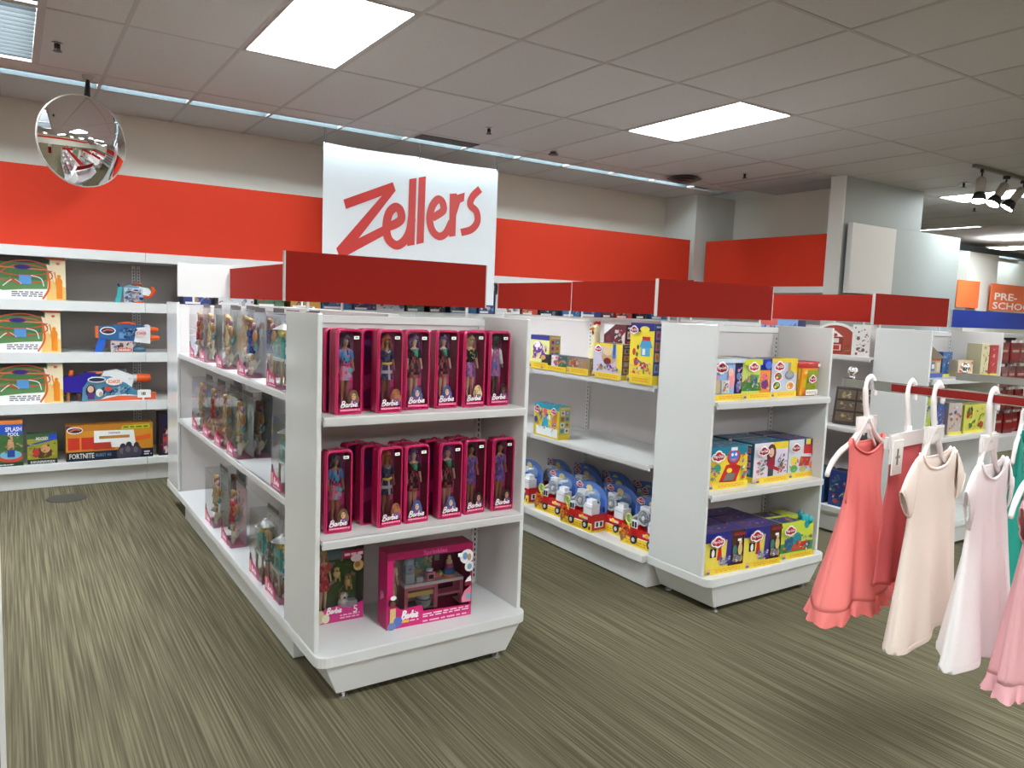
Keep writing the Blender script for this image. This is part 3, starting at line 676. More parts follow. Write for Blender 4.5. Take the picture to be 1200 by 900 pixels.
def dress_mesh(kind):
    m = MB([DOLLCLOTH]); rnd = random.Random(len(kind) * 7 + 1)
    P = {'tiedye': ([(90, 130, 190), (70, 170, 190), (196, 120, 170), (60, 60, 110), (150, 150, 220)], [(236, 120, 160), (240, 150, 170), (230, 90, 140), (150, 180, 230)]),
         'plaid': ([(44, 40, 78), (60, 54, 96), (90, 84, 110)], [(40, 38, 74), (70, 62, 108), (196, 190, 200), (56, 50, 84), (34, 30, 60)]),
         'floral': ([(44, 26, 36), (150, 40, 56), (60, 30, 40), (180, 90, 100), (30, 22, 30)],) * 2,
         'tee': ([(26, 26, 30), (30, 30, 36), (22, 22, 26)], [(150, 90, 150), (200, 130, 190), (110, 70, 140)]),
         'purple': ([(150, 100, 170), (120, 90, 180), (180, 120, 180), (90, 80, 160)],) * 2,
         'pinkjumper': ([(190, 110, 160), (130, 110, 170), (220, 140, 180)], [(120, 110, 190), (200, 110, 160), (96, 96, 160)]),
         'coral': ([(214, 90, 90), (196, 70, 84), (226, 130, 120)],) * 2, 'teal': ([(70, 160, 170), (90, 190, 190), (240, 220, 230)],) * 2,
         'cream': ([(236, 222, 190), (216, 196, 150)],) * 2, 'blue': ([(60, 76, 150), (90, 110, 190)],) * 2}[kind]
    zs = [.214, .205, .195, .185, .172, .160, .148, .136, .124, .112, .100]
    wx = [.017, .0195, .0185, .0165, .0142, .018, .0215, .0235, .0255, .027, .028]; wy = [.0095, .0125, .0148, .0125, .0112, .0135, .0155, .017, .018, .019, .020]
    if kind in ('tee', 'tiedye'): wx[4] = .018; wy[4] = .0135
    rings = [[(x * math.cos(2 * PI * i / 16), y * math.sin(2 * PI * i / 16) - .001, z) for i in range(16)] for x, y, z in zip(wx, wy, zs)]
    def cf(j, i):
        pal = P[0] if j < 5 else P[1]
        if kind == 'plaid' and j >= 5: return pal[2] if (i % 4 == 0 or j == 7) else pal[(i + j) % 2]
        return rnd.choice(pal)
    m.loft(rings, cf, caps=False)
    for s in (-1, 1):   # sleeves
        c = (240, 236, 232) if kind == 'pinkjumper' else P[0][0]
        e = 1.0 if kind == 'pinkjumper' else .5
        m.tube([(s * .016, 0, .212), (s * .0225, 0, .206), (s * (.0225 + .0065 * e), 0, .206 - .03 * e), (s * (.023 + .008 * e), -.004 * e, .206 - .056 * e)], [.008, .0095, .0092, .0085], 8, c)
    if kind == 'plaid': m.tube([(-.02, -.006, .162), (0, -.019, .160), (.02, -.008, .164)], [.004, .0062, .004], 8, (236, 206, 90)); m.tube([(-.008, -.012, .212), (0, -.015, .203), (.010, -.012, .211)], .003, 6, (236, 236, 236))
    if kind == 'floral': m.tube([(-.012, -.008, .214), (.002, -.017, .200), (.006, -.018, .184)], [.004, .0065, .004], 8, (70, 190, 160)); m.tube([(.012, -.008, .214), (.0, -.017, .202), (-.006, -.017, .190)], [.004, .005, .003], 8, (70, 190, 160))
    if kind == 'tee': 
        for q in range(9): m.sph((rnd.uniform(-.009, .009), -.0155, rnd.uniform(.176, .203)), (.0028, .001, .0022), 6, 4, rnd.choice([(226, 196, 90), (236, 220, 150), (180, 150, 60)]))
    if kind == 'tiedye': m.tube([(-.018, -.008, .160), (0, -.019, .158), (.016, -.012, .166)], [.004, .006, .003], 8, (206, 70, 110)); m.sph((.012, -.021, .138), (.010, .004, .010), 8, 6, (120, 190, 210))
    return m
def face_mesh(lips=(196, 60, 84)):
    m = MB([TOY])
    for s in (-1, 1):
        m.sph((s * .0046, -.0152, .2475), (.0024, .0012, .0016), 8, 5, (244, 244, 244)); m.sph((s * .0046, -.0163, .2475), (.0013, .0006, .0014), 6, 4, (50, 60, 100))
        m.tube([(s * .0022, -.0156, .2508), (s * .005, -.0158, .2516), (s * .0075, -.0142, .2508)], .0006, 5, (70, 44, 34))
    m.sph((0, -.0162, .2395), (.0026, .0009, .0011), 8, 4, lips); m.sph((0, -.0165, .2437), (.0013, .0012, .0018), 6, 4, (214, 160, 130))
    return m
MC = {}
def cached(key, fn):
    if key not in MC: MC[key] = fn()
    return MC[key]
def add(me, name, parent, loc=(0, 0, 0), rz=0, m0=None):
    o = bpy.data.objects.new(name, me); C.objects.link(o); o.parent = parent; o.location = loc; o.rotation_euler = (0, 0, rz)
    if m0: o.material_slots[0].link = 'OBJECT'; o.material_slots[0].material = m0
    return o
def doll(parent, loc, rz, skin, hair, hcol, dress, scale=1.0, lab=None):
    b = add(BODY, 'doll', parent, loc, rz, SK[skin]); b.scale = (scale,) * 3
    if lab: b['label'] = lab
    add(cached(('hair', hair, hcol), lambda: hair_mesh(hair, hcol).mesh('hair')), 'hair', b)
    add(cached(('dress', dress), lambda: dress_mesh(dress).mesh('dress')), 'dress', b)
    add(cached('face', lambda: face_mesh().mesh('face_paint')), 'face_paint', b)
    m = cached('shoes', lambda: shoes().mesh('shoes')); add(m, 'shoes', b)
    return b
def shoes():
    m = MB([TOY])
    for s in (-1, 1): m.sph((s * .0105, -.007, .005), (.0062, .0125, .0058), 8, 5, (236, 230, 232)); m.box(s * .0105 - .006, -.018, 0, s * .0105 + .006, .007, .003, (200, 60, 110))
    return m
# magenta vinyl doll cases
CW, CD, CH = .108, .062, .325
def rr2(w, h, r, n=5, z0=0):
    pts = []
    for cx, cz, a0 in ((w / 2 - r, z0 + h - r, 0), (-w / 2 + r, z0 + h - r, PI / 2), (-w / 2 + r * .4, z0 + r * .4, PI), (w / 2 - r * .4, z0 + r * .4, 1.5 * PI)):
        rr = r if a0 < PI * .75 else r * .4
        pts += [(cx + rr * math.cos(a0 + k / n * PI / 2), cz + rr * math.sin(a0 + k / n * PI / 2)) for k in range(n + 1)]
    return pts
def case_shell():
    m = MB([VINYL]); o = rr2(CW, CH, .018); i = rr2(CW - .016, CH - .016, .014, z0=.008); n = len(o)
    a = (168, 14, 70); b = (196, 24, 88)
    yf, yb = -CD / 2, CD / 2
    R = [[(x, yb, z) for x, z in o], [(x * 1.0, yb - .004, z) for x, z in o], [(x, yf + .006, z) for x, z in o], [(x * .99, yf, .5 * CH + (z - .5 * CH) * .995) for x, z in o], [(x, yf, z) for x, z in i], [(x, yf + .004, z) for x, z in i], [(x * .985, yb - .004, z) for x, z in i]]
    m.loft(R, lambda j, k: b if j in (2, 3) else a, caps=False)
    m.face([(x, yb, z) for x, z in reversed(o)], a)
    m.tube([(x, yf + .009, z) for x, z in o] + [(o[0][0], yf + .009, o[0][1])], .0022, 6, (226, 60, 120)); m.tube([(x, .012, z) for x, z in o] + [(o[0][0], .012, o[0][1])], .0016, 6, (150, 10, 60))
    return m
def case_back(grad):
    m = MB([CARD]); i = rr2(CW - .02, CH - .02, .014, z0=.01); m.face([(x, CD / 2 - .006, z) for x, z in i], grad)
    A = Art(m, lambda u, v, k: (-CW / 2 + u * CW, CD / 2 - .0062 - .0003 * k, v * CH), CW, CH)
    A.P([(.12, .5), (.88, .62), (.88, .94), (.12, .94)], (150, 40, 110)).P([(.12, .2), (.88, .3), (.88, .45), (.12, .4)], (236, 70, 150)); A.E(.5, .75, .28, .12, (120, 60, 130)); return m
def case_front(bust_hair, bust_skin, bustx):
    m = MB([CARD]); A = Art(m, lambda u, v, k: (-CW / 2 + u * CW, -CD / 2 - .0004 - .00025 * k, v * CH), CW, CH)
    hb = tuple(int(c * .75) for c in bust_hair)
    A.E(bustx, .225, .17, .068, bust_hair); A.E(bustx - .13, .18, .09, .055, hb); A.E(bustx + .13, .17, .09, .055, bust_hair); A.E(bustx + .06, .25, .08, .03, hb)
    A.P([(bustx - .17, .09), (bustx + .2, .09), (bustx + .13, .17), (bustx - .12, .17)], (120, 70, 130)); A.E(bustx, .21, .085, .042, bust_skin); A.E(bustx - .03, .2, .03, .006, (190, 40, 70)); A.E(bustx - .04, .225, .02, .006, (30, 24, 30)); A.E(bustx + .04, .225, .02, .006, (30, 24, 30))
    A.R(.10, .035, .92, .075, (214, 34, 96)); A.lines(.14, .045, .8, .068, 1, (250, 190, 214), 3); A.E(.87, .055, .04, .013, (240, 120, 170))
    A.script(.13, .086, .80, .158, (120, 12, 60), .06, .004); A.script(.13, .088, .80, .160, (252, 240, 246), .036, .004)
    return m
def sticker():
    m = MB([CARD]); m.box(-.011, -.0004, -.006, .011, 0, .006, (250, 248, 244)); m.face([(-.006, -.0007, -.002), (.006, -.0007, -.002), (.006, -.0007, .002), (-.006, -.0007, .002)], (120, 116, 116)); return m
def window(): 
    m = MB([MATS['clear']]); i = rr2(CW - .015, CH - .015, .014, z0=.0075); m.face([(x, -CD / 2 - .0001, z) for x, z in i]); return m
def pull():
    m = MB([VINYL]); m.tube(smooth_path([(-.012, 0, 0), (-.01, 0, .008), (0, 0, .012), (.01, 0, .008), (.012, 0, 0)], 3), .0025, 6, (170, 14, 70)); return m
LOOKS = {'tiedye': ('tan', 'bob', (88, 66, 104), 'tiedye', (120, 90, 60), (214, 160, 130), .66), 'plaid': ('brown', 'curly', (196, 86, 40), 'plaid', (170, 100, 60), (170, 110, 80), .72),
         'floral': ('light', 'bob', (120, 84, 150), 'floral', (70, 96, 160), (226, 180, 150), .5), 'tee': ('light', 'long', (222, 178, 120), 'tee', (220, 190, 130), (230, 186, 156), .66),
         'afro': ('dark', 'afro', (26, 20, 22), 'pinkjumper', (36, 24, 24), (110, 70, 52), .72), 'brunette': ('tan', 'long', (50, 32, 28), 'purple', (40, 26, 26), (196, 140, 110), .68)}
def doll_case(look, loc, rz, label, group, pl=False, inner=True):
    sk, hs, hc, dr_, bh, bs, bx = LOOKS[look]
    t = empty('boxed_doll', loc, rz); tag(t, label, 'doll', group)
    add(cached('shell', lambda: case_shell().mesh('case')), 'case', t)
    add(cached(('cb', look), lambda: case_back((168, 40, 112) if look != 'afro' else (190, 50, 120)).mesh('backing_card')), 'backing_card', t)
    if inner:
        doll(t, (-.004, .002, .028), random.uniform(-.15, .15), sk, hs, hc, dr_, 1.02)
        add(cached(('cf', look), lambda: case_front(bh, bs, bx).mesh('front_print')), 'front_print', t)
        add(cached('stk', lambda: sticker().mesh('price_sticker')), 'price_sticker', t, (.026, -CD / 2 - .0008, CH - .03 + random.uniform(-.003, .003)), 0)
    add(cached('win', lambda: window().mesh('clear_window')), 'clear_window', t)
    if pl: add(cached('pull', lambda: pull().mesh('zip_pull')), 'zip_pull', t, (0, -.01, CH - .001))
    return t
GT, GM = 'boxed dolls on the top endcap shelf', 'boxed dolls on the middle endcap shelf'
for look, x, y, r, lb in (('tiedye', 1.068, 2.757, 7, 'pink boxed doll in tie-dye shirt, left end of top endcap shelf'), ('plaid', 1.236, 2.752, 3, 'pink boxed doll with orange hair and plaid skirt, top endcap shelf'),
        ('floral', 1.377, 2.795, -2, 'pink boxed doll in red floral dress beside the plaid one, top endcap shelf'), ('floral', 1.517, 2.805, 4, 'pink boxed doll in red floral dress, fourth from left on top endcap shelf'),
        ('tee', 1.645, 2.797, 4, 'pink boxed doll with blond hair and black tee on top endcap shelf'), ('afro', 1.776, 2.805, 3, 'pink boxed doll with black afro hair, right end of top endcap shelf')):
    doll_case(look, (x, y, 1.112), math.radians(r), lb, GT)
for x, y, r, lb in ((1.050, 2.832, 5, 'rear pink doll case behind the tie-dye doll on top shelf'), (1.205, 2.84, 3, 'rear pink doll case behind the plaid doll on top shelf'), (1.745, 2.885, 3, 'rear pink doll case behind the afro haired doll on top shelf')):
    doll_case('plaid', (x, y, 1.112), math.radians(r), lb, GT, inner=False)
for look, x, y, r, lb in (('tiedye', 1.050, 2.793, 0, 'pink boxed doll in tie-dye outfit, left end of middle endcap shelf'), ('plaid', 1.260, 2.782, 6, 'pink boxed doll with orange hair and plaid skirt, middle endcap shelf'),
        ('floral', 1.382, 2.785, 1, 'pink boxed doll in red floral dress beside the plaid one, middle endcap shelf'), ('floral', 1.540, 2.782, 0, 'pink boxed doll in red floral dress, fourth from left on middle endcap shelf'),
        ('brunette', 1.667, 2.80, 4, 'pink boxed brunette doll in purple dress touching its floral neighbour, middle shelf'), ('brunette', 1.812, 2.795, -2, 'pink boxed brunette doll standing alone at right end of middle shelf')):
    doll_case(look, (x, y, .642), math.radians(r), lb, GM, True)
for x, y, r, lb in ((1.215, 2.85, 6, 'second pink doll case behind the plaid doll on middle shelf'), (1.175, 2.915, 5, 'rearmost pink doll case behind the plaid doll on middle shelf'), (1.360, 2.862, 1, 'rear pink doll case behind the floral doll on middle shelf'), (1.505, 2.86, 1, 'rear pink doll case between two front floral dolls on middle shelf'), (1.630, 2.875, 3, 'rear pink doll case behind the purple dress brunette on middle shelf')):
    doll_case('plaid', (x, y, .642), math.radians(r), lb, GM, True, inner=False)
#@@BOXES
# ------------------------------------------------------------------ cartons
def carton(key, w, d, h, cols, draw, side_draw=None, top_draw=None, left_draw=None):
    """cols: dict front, side, top, back"""
    def mk():
        m = MB([CARD]); f, s, t = cols
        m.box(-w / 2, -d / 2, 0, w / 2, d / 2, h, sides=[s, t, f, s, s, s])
        if draw: draw(Art(m, frontT(w, d, h), w, h))
        if side_draw: side_draw(Art(m, rightT(w, d, h), d, h))
        if left_draw: left_draw(Art(m, leftT(w, d, h), d, h))
        if top_draw: top_draw(Art(m, topT(w, d, h), w, d))
        return m.mesh('carton')
    return cached(('carton', key), mk)
def put(me, name, loc, rz, label, cat, group=None):
    o = bpy.data.objects.new(name, me); C.objects.link(o); o.location = loc; o.rotation_euler = (0, 0, rz); tag(o, label, cat, group); return o
YEL, NAVY, TEALB, LIME = (234, 204, 56), (42, 44, 128), (30, 124, 150), (176, 204, 60)
PASTEL = [(220, 60, 60), (240, 150, 50), (90, 170, 90), (70, 130, 200), (150, 90, 170), (250, 250, 240), (240, 120, 160)]
def dough_logo(A, u, v, r):
    k = A.w / A.h; r *= .8; v = min(v, .965 - r * k * .95)
    for dx, dy, q in ((-.6, 0, .5), (.6, 0, .5), (0, .25 * 1, .62), (0, -.1, .6)): A.E(u + dx * r, v + dy * r * k, q * r * 1.15, q * r * k * 1.0, (250, 248, 250)); A.k -= 1
    A.k += 1
    for dx, dy, q in ((-.55, 0, .42), (.55, 0, .42), (0, .22, .5), (0, -.05, .5)): A.E(u + dx * r, v + dy * r * k, q * r * 1.05, q * r * k * .85, (198, 30, 52)); A.k -= 1
    A.k += 1
    A.T_('Play-Doh', u - r * .8, v - r * k * .22, u + r * .8, v + r * k * .28, (255, 255, 255))
def strip_(A, c=YEL, h=.15, t=(226, 150, 40)):
    A.R(0, 0, 1, h, c); A.lines(.25, h * .25, .9, h * .8, 2, t, 5); A.E(.07, h * .6, .05, .05 * A.w / A.h, (226, 170, 140)); A.E(.07, h * .35, .05, .03, (90, 90, 150))
def d_soft(A):
    A.R(0, 0, .72, 1, (156, 186, 226)); A.R(.72, 0, 1, 1, (40, 32, 84)); A.blobs(.75, .2, .97, .85, 14, [(90, 150, 200), (210, 200, 220), (240, 160, 190), (110, 80, 150)], .06, 4)
    A.R(.06, .18, .3, .5, (196, 170, 130)); A.E(.6, .5, .1, .22, (240, 150, 160)); A.E(.57, .68, .07, .1, (246, 190, 170)); A.E(.15, .55, .06, .08, (230, 110, 150)); A.R(.33, .17, .55, .48, (214, 210, 204)); A.blobs(.34, .2, .54, .46, 12, PASTEL, .035, 6)
    A.R(0, .9, 1, 1, (210, 220, 236)); strip_(A); dough_logo(A, .28, .8, .19)
def d_green(A):
    A.R(0, 0, .62, 1, (206, 220, 110)); A.R(.62, 0, 1, 1, (244, 150, 70)); A.P([(0, .2), (.7, .2), (.62, .42), (.4, .34), (.2, .5), (0, .42)], (60, 140, 60)); A.P([(.1, .45), (.5, .35), (.6, .6), (.3, .62)], (90, 170, 80)); A.P([(.3, .42), (.55, .38), (.5, .56)], (40, 80, 160))
    A.P([(.62, .72), (1, .72), (1, 1), (.62, 1)], (40, 60, 170)); A.E(.8, .36, .13, .13, (120, 50, 130)); A.E(.78, .55, .1, .08, (240, 110, 130)); A.blobs(.05, .2, .95, .6, 26, PASTEL + [(40, 120, 60)], .05, 8); A.R(.0, .86, .62, 1, (220, 220, 60)); strip_(A); dough_logo(A, .32, .8, .2); A.E(.83, .85, .12, .1, (90, 120, 220))
def d_grill(A):
    A.R(0, 0, 1, 1, (206, 204, 222)); A.R(0, .9, 1, 1, YEL); A.R(.72, .62, 1, 1, YEL)
    for u, v, c1, c2 in ((.22, .3, (110, 80, 50), (150, 190, 70)), (.75, .28, (236, 170, 60), (226, 120, 110)), (.25, .54, (206, 40, 50), (70, 150, 70))): A.E(u, v, .17, .12, (250, 250, 250)); A.E(u, v, .14, .1, c1); A.E(u + .03, v + .02, .07, .05, c2); A.E(u - .05, v - .03, .04, .03, (240, 230, 120))
    A.E(.68, .56, .18, .12, (120, 126, 136)); A.E(.68, .58, .14, .08, (160, 166, 176)); A.R(.62, .62, .72, .9, (190, 160, 120)); strip_(A); dough_logo(A, .27, .83, .22)
def d_cash(A):
    A.R(0, 0, 1, 1, YEL); A.R(0, .78, 1, 1, TEALB); A.P([(.3, .16), (.72, .12), (.84, .5), (.66, .58), (.46, .56)], (196, 36, 40)); A.P([(.4, .18), (.66, .16), (.7, .34), (.5, .36)], (120, 120, 110)); A.E(.55, .42, .07, .06, (240, 220, 60)); A.E(.64, .74, .17, .2, (206, 50, 46)); A.E(.64, .76, .12, .14, (70, 120, 200)); A.E(.6, .8, .03, .04, (250, 250, 250)); A.E(.69, .8, .03, .04, (250, 250, 250)); A.P([(.56, .7), (.72, .7), (.64, .65)], (240, 120, 140)); A.R(.56, .9, .72, .98, (236, 236, 240))
    A.E(.24, .5, .09, .1, (40, 150, 110)); A.blobs(.03, .2, .3, .6, 8, PASTEL, .05, 3); A.blobs(.82, .2, .98, .85, 10, PASTEL, .05, 9); strip_(A); dough_logo(A, .22, .78, .18)
def d_hair(A):
    A.R(0, 0, 1, 1, (226, 214, 226)); A.R(.55, .82, 1, 1, YEL); A.E(.5, .72, .14, .24, (96, 44, 30)); A.R(.38, .4, .62, .7, (96, 44, 30)); A.E(.5, .74, .075, .12, (236, 190, 166)); A.E(.48, .69, .03, .012, (200, 60, 80)); A.P([(.42, .3), (.58, .3), (.62, .58), (.5, .62), (.4, .55)], (150, 30, 60)); A.R(.42, .14, .58, .32, (60, 70, 70)); A.P([(.58, .4), (.86, .26), (.82, .2), (.56, .32)], (190, 44, 44))
    A.blobs(.05, .2, .36, .6, 16, PASTEL + [(60, 50, 90), (40, 120, 90)], .045, 2); A.blobs(.66, .2, .95, .72, 18, PASTEL + [(60, 50, 90), (40, 120, 90)], .045, 12); strip_(A); dough_logo(A, .2, .82, .17)
def d_bbq(A):
    A.R(0, 0, 1, 1, (214, 216, 224)); A.R(.6, .75, 1, 1, YEL); A.P([(.5, .62), (.8, .6), (.82, .85), (.5, .86)], (196, 34, 40)); A.P([(.36, .3), (.7, .28), (.76, .52), (.42, .55)], (206, 44, 44)); A.R(.5, .85, .56, 1.0, (60, 60, 66)); A.R(.72, .84, .78, .99, (60, 60, 66)); A.E(.2, .45, .13, .12, (240, 210, 90)); A.E(.2, .24, .12, .1, (90, 170, 90)); A.E(.5, .22, .12, .09, (190, 190, 130)); A.E(.82, .3, .12, .1, (236, 130, 90)); A.E(.86, .62, .1, .12, (206, 60, 70)); A.blobs(.05, .18, .95, .5, 14, PASTEL, .04, 21); strip_(A); dough_logo(A, .2, .78, .18)
def d_shop(A):
    A.R(0, 0, .62, 1, (236, 214, 90)); A.R(.62, 0, 1, 1, (84, 52, 40)); A.P([(0, .76), (.66, .8), (.68, 1), (0, 1)], NAVY); A.P([(.55, .2), (.72, .16), (.7, .9), (.58, .9)], (60, 50, 130)); A.R(.14, .4, .3, .62, (28, 26, 30)); A.E(.22, .5, .04, .1, (250, 250, 250)); A.P([(.32, .32), (.46, .3), (.42, .66), (.36, .66)], (206, 40, 44)); A.blobs(.35, .18, .66, .4, 14, [(70, 70, 150), (180, 180, 200), (110, 90, 160), (220, 220, 230)], .05, 2)
    A.R(.72, .22, .98, .34, (150, 160, 90)); A.E(.76, .5, .06, .14, (70, 120, 110)); A.E(.9, .52, .06, .15, (220, 190, 130)); A.E(.9, .7, .04, .05, (240, 200, 170)); A.blobs(.7, .2, .98, .4, 12, PASTEL, .04, 15); A.R(.8, .74, .9, .8, (250, 250, 250)); A.R(.7, .88, 1, .95, (150, 40, 50)); strip_(A, YEL, .16); A.E(.28, .8, .2, .15, (120, 80, 160)); dough_logo(A, .28, .82, .19)
def d_whale(A):
    A.R(0, 0, 1, 1, (206, 220, 70)); A.R(.0, .16, 1, .42, (70, 150, 70)); A.E(.3, .4, .2, .2, (40, 110, 150)); A.E(.5, .5, .14, .2, (40, 150, 170)); A.P([(.3, .2), (.9, .2), (.84, .44), (.4, .38)], (214, 90, 50)); A.E(.74, .3, .14, .1, (206, 50, 60)); A.blobs(.05, .18, .95, .65, 24, PASTEL + [(40, 130, 160), (30, 90, 140)], .05, 19); strip_(A); dough_logo(A, .22, .82, .19)
def d_top(c1, c2, seed):
    def f(A): A.R(.05, .1, .6, .9, c1); A.blobs(.1, .15, .95, .85, 12, [c2, (230, 220, 230), (200, 60, 60), (90, 120, 190)], .06, seed)
    return f
def d_sidegen(c, seed, extra=PASTEL):
    def f(A):
        rnd = random.Random(seed); A.R(0, 0, 1, .15, YEL)
        for r in range(4):
            for q in range(2):
                u, v = .1 + q * .42, .2 + r * .18; cc = rnd.choice(extra); A.R(u, v, u + .36, v + .14, tuple(int(x * .6 + 70) for x in cc)); A.E(u + .18, v + .07, .1, .045, tuple(int(x * .8) for x in rnd.choice(extra)), 8)
        A.lines(.1, .92, .9, .97, 1, (230, 230, 230), seed)
    return f
GY_ = 'clay sets on the clay toy endcap'
def clay(key, w, d, h, cols, draw, x, y, z, rz, label, topc, group=None, rows=0, dy=.0, rl=None):
    me = carton(key, w, d, h, cols, draw, d_sidegen(cols[1], len(key)), d_top(*topc), d_sidegen(cols[1], len(key) + 3))
    put(me, 'clay_set', (x, y, z), math.radians(rz), label, 'toy box', group)
    for k in range(rows):
        put(me, 'clay_set', (x + random.uniform(-.008, .008), y + (d + .012) * (k + 1), z), math.radians(rz + random.uniform(-2, 2)), rl[k], 'toy box', group)
T1 = ((60, 120, 150), (40, 90, 120), 1); T2 = ((96, 70, 120), (60, 40, 90), 2); T3 = ((60, 60, 130), (220, 210, 60), 3)
clay('soft', .285, .13, .216, ((160, 190, 226), (44, 34, 84), (200, 206, 140)), d_soft, 3.095, 2.712, 1.105, 3, 'pale blue clay toy box with dark right edge, top shelf of clay endcap', T3, GY_, 1, rl=['carton behind the pale blue clay box, top shelf of clay endcap'])
clay('green', .226, .12, .212, ((206, 220, 110), (34, 40, 110), (90, 90, 140)), d_green, 3.332, 2.706, 1.105, -1, 'green and orange leafy clay toy box, top shelf of clay endcap', T2, GY_, 1, rl=['carton behind the green leafy clay box, top shelf of clay endcap'])
clay('grill', .232, .11, .214, ((206, 204, 222), (60, 60, 120), (220, 200, 80)), d_grill, 3.575, 2.710, 1.105, 2, 'lilac clay toy box with round food pictures, top shelf of clay endcap', T3, GY_)
clay('cash', .30, .16, .222, (YEL, TEALB, (34, 112, 140)), d_cash, 3.165, 2.738, .63, -2, 'clay toy box with red cash register picture, middle shelf of clay endcap', T1, GY_, 1, rl=['carton behind the cash register clay box, middle shelf'])
clay('hair', .285, .16, .222, ((226, 214, 226), (30, 96, 110), (40, 110, 140)), d_hair, 3.52, 2.738, .63, -1, 'clay toy box with long haired woman picture, middle shelf of clay endcap', T1, GY_, 1, rl=['carton behind the long haired woman clay box, middle shelf'])
clay('bbq', .26, .16, .222, ((214, 216, 224), (44, 46, 120), (50, 50, 120)), d_bbq, 3.81, 2.738, .63, -2, 'clay toy box with red grill picture, middle shelf of clay endcap', T2, GY_, 1, rl=['carton behind the red grill clay box, middle shelf'])
clay('shop', .275, .12, .218, ((236, 214, 90), (70, 44, 44), (70, 60, 130)), d_shop, 3.100, 2.650, .2, -4, 'yellow and navy clay toy box, left end of bottom endcap shelf', T2, GY_, 1, rl=['second yellow and navy clay box behind the left one, bottom shelf'])
clay('shop', .275, .12, .218, ((236, 214, 90), (70, 44, 44), (70, 60, 130)), d_shop, 3.376, 2.625, .2, -4, 'yellow and navy clay toy box, centre of bottom endcap shelf', T2, GY_, 2, rl=['second yellow and navy clay box behind the centre one, bottom shelf', 'third yellow and navy clay box behind the centre one, bottom shelf'])
clay('whale', .262, .11, .205, ((206, 220, 70), (60, 70, 40), (200, 210, 60)), d_whale, 3.680, 2.620, .2, -4, 'lime clay toy box with teal whale, right end of bottom endcap shelf', T3, GY_, 1, rl=['carton behind the lime whale clay box, bottom shelf'])
wh = [o for o in bpy.data.objects if o.get('label', '').startswith('lime clay')][0]
m = MB([TOY]); m.sph((.075, -.03, .185), (.045, .03, .055), 12, 8, (30, 160, 170)); m.sph((.098, -.052, .205), (.02, .02, .024), 8, 6, (40, 176, 186)); m.sph((.105, -.062, .212), (.006, .005, .007), 8, 5, (245, 245, 245)); m.tube([(.05, -.03, .215), (.035, -.03, .245), (.05, -.03, .262)], [.014, .011, .004], 8, (30, 150, 160)); m.build('whale_toy', wh)['label'] = 'teal whale toy piece'
# clay tub
t = empty('clay_tub', (3.787, 2.695, 1.105), math.radians(1)); t.scale = (.94, .94, .97); tag(t, 'orange see-through clay tub with red lid, right end of top endcap shelf', 'tub', GY_)
def rsq(w, d, r, z, n=4):
    P = []
    for cx, cy, a0 in ((w / 2 - r, d / 2 - r, 0), (-w / 2 + r, d / 2 - r, PI / 2), (-w / 2 + r, -d / 2 + r, PI), (w / 2 - r, -d / 2 + r, 1.5 * PI)):
        P += [(cx + r * math.cos(a0 + k / n * PI / 2), cy + r * math.sin(a0 + k / n * PI / 2), z) for k in range(n + 1)]
    return P
m = MB([VINYL]); rnd = random.Random(5)
m.loft([rsq(.168, .10, .02, .0), rsq(.176, .105, .022, .05), rsq(.182, .11, .022, .1), rsq(.188, .115, .022, .168)], lambda j, i: [(232, 150, 30), (214, 170, 36), (226, 130, 30), (206, 176, 40)][(i * 3 + j) % 4])
A = Art(m, lambda u, v, k: (-.085 + u * .17, -.0585 + (.168 - v * .168) * .045 - .0006 * k, v * .168), .17, .168)
A.P([(.3, .12), (.95, .12), (.98, .9), (.36, .9)], (150, 160, 40)); A.R(.0, .05, .12, .95, (240, 150, 30)); A.blobs(.35, .3, .95, .6, 8, [(190, 180, 50), (110, 140, 40), (170, 170, 60)], .1, 7); dough_logo(A, .62, .58, .24); A.R(.28, .04, .97, .22, (248, 240, 226)); A.lines(.32, .07, .9, .18, 2, (150, 140, 130), 4); m.build('tub_body', t)
m = MB([VINYL]); m.loft([rsq(.196, .122, .024, .166), rsq(.204, .13, .026, .17), rsq(.204, .13, .026, .192), rsq(.196, .122, .024, .2), rsq(.18, .108, .022, .196)], (206, 54, 50)); A = Art(m, lambda u, v, k: (-.1 + u * .2, -.0655 - .0003 * k, .166 + v * .03), .2, .03); A.R(.82, .2, .95, .8, (240, 220, 214)); m.build('lid', t)['label'] = 'red lid'
# clay sets on the gondola side (fronts face -X)
L = -PI / 2
GS = 'clay sets on the top gondola shelf'
def side_box(key, y0, y1, d, z, h, cols, draw, label, topc, group=GS, x=2.905, rz=0):
    w = abs(y0 - y1); me = carton(key, w, d, h, cols, draw, d_sidegen(cols[1], len(key) + 5), d_top(*topc)); return put(me, 'clay_set', (x + d / 2, (y0 + y1) / 2, z), L + math.radians(rz), label, 'toy box', group)
def d_purple(A): A.R(0, 0, 1, 1, (226, 226, 150)); A.R(0, .86, 1, 1, NAVY); A.P([(.1, .3), (.4, .66), (.3, .3)], (90, 40, 130)); A.P([(.5, .3), (.66, .6), (.9, .34)], (110, 50, 150)); A.E(.4, .64, .26, .18, (120, 60, 160)); A.E(.36, .72, .18, .1, (240, 230, 236)); A.blobs(.1, .3, .9, .8, 12, [(230, 100, 150), (110, 50, 150), (240, 240, 240), (206, 60, 60)], .07, 5); strip_(A, YEL, .2)
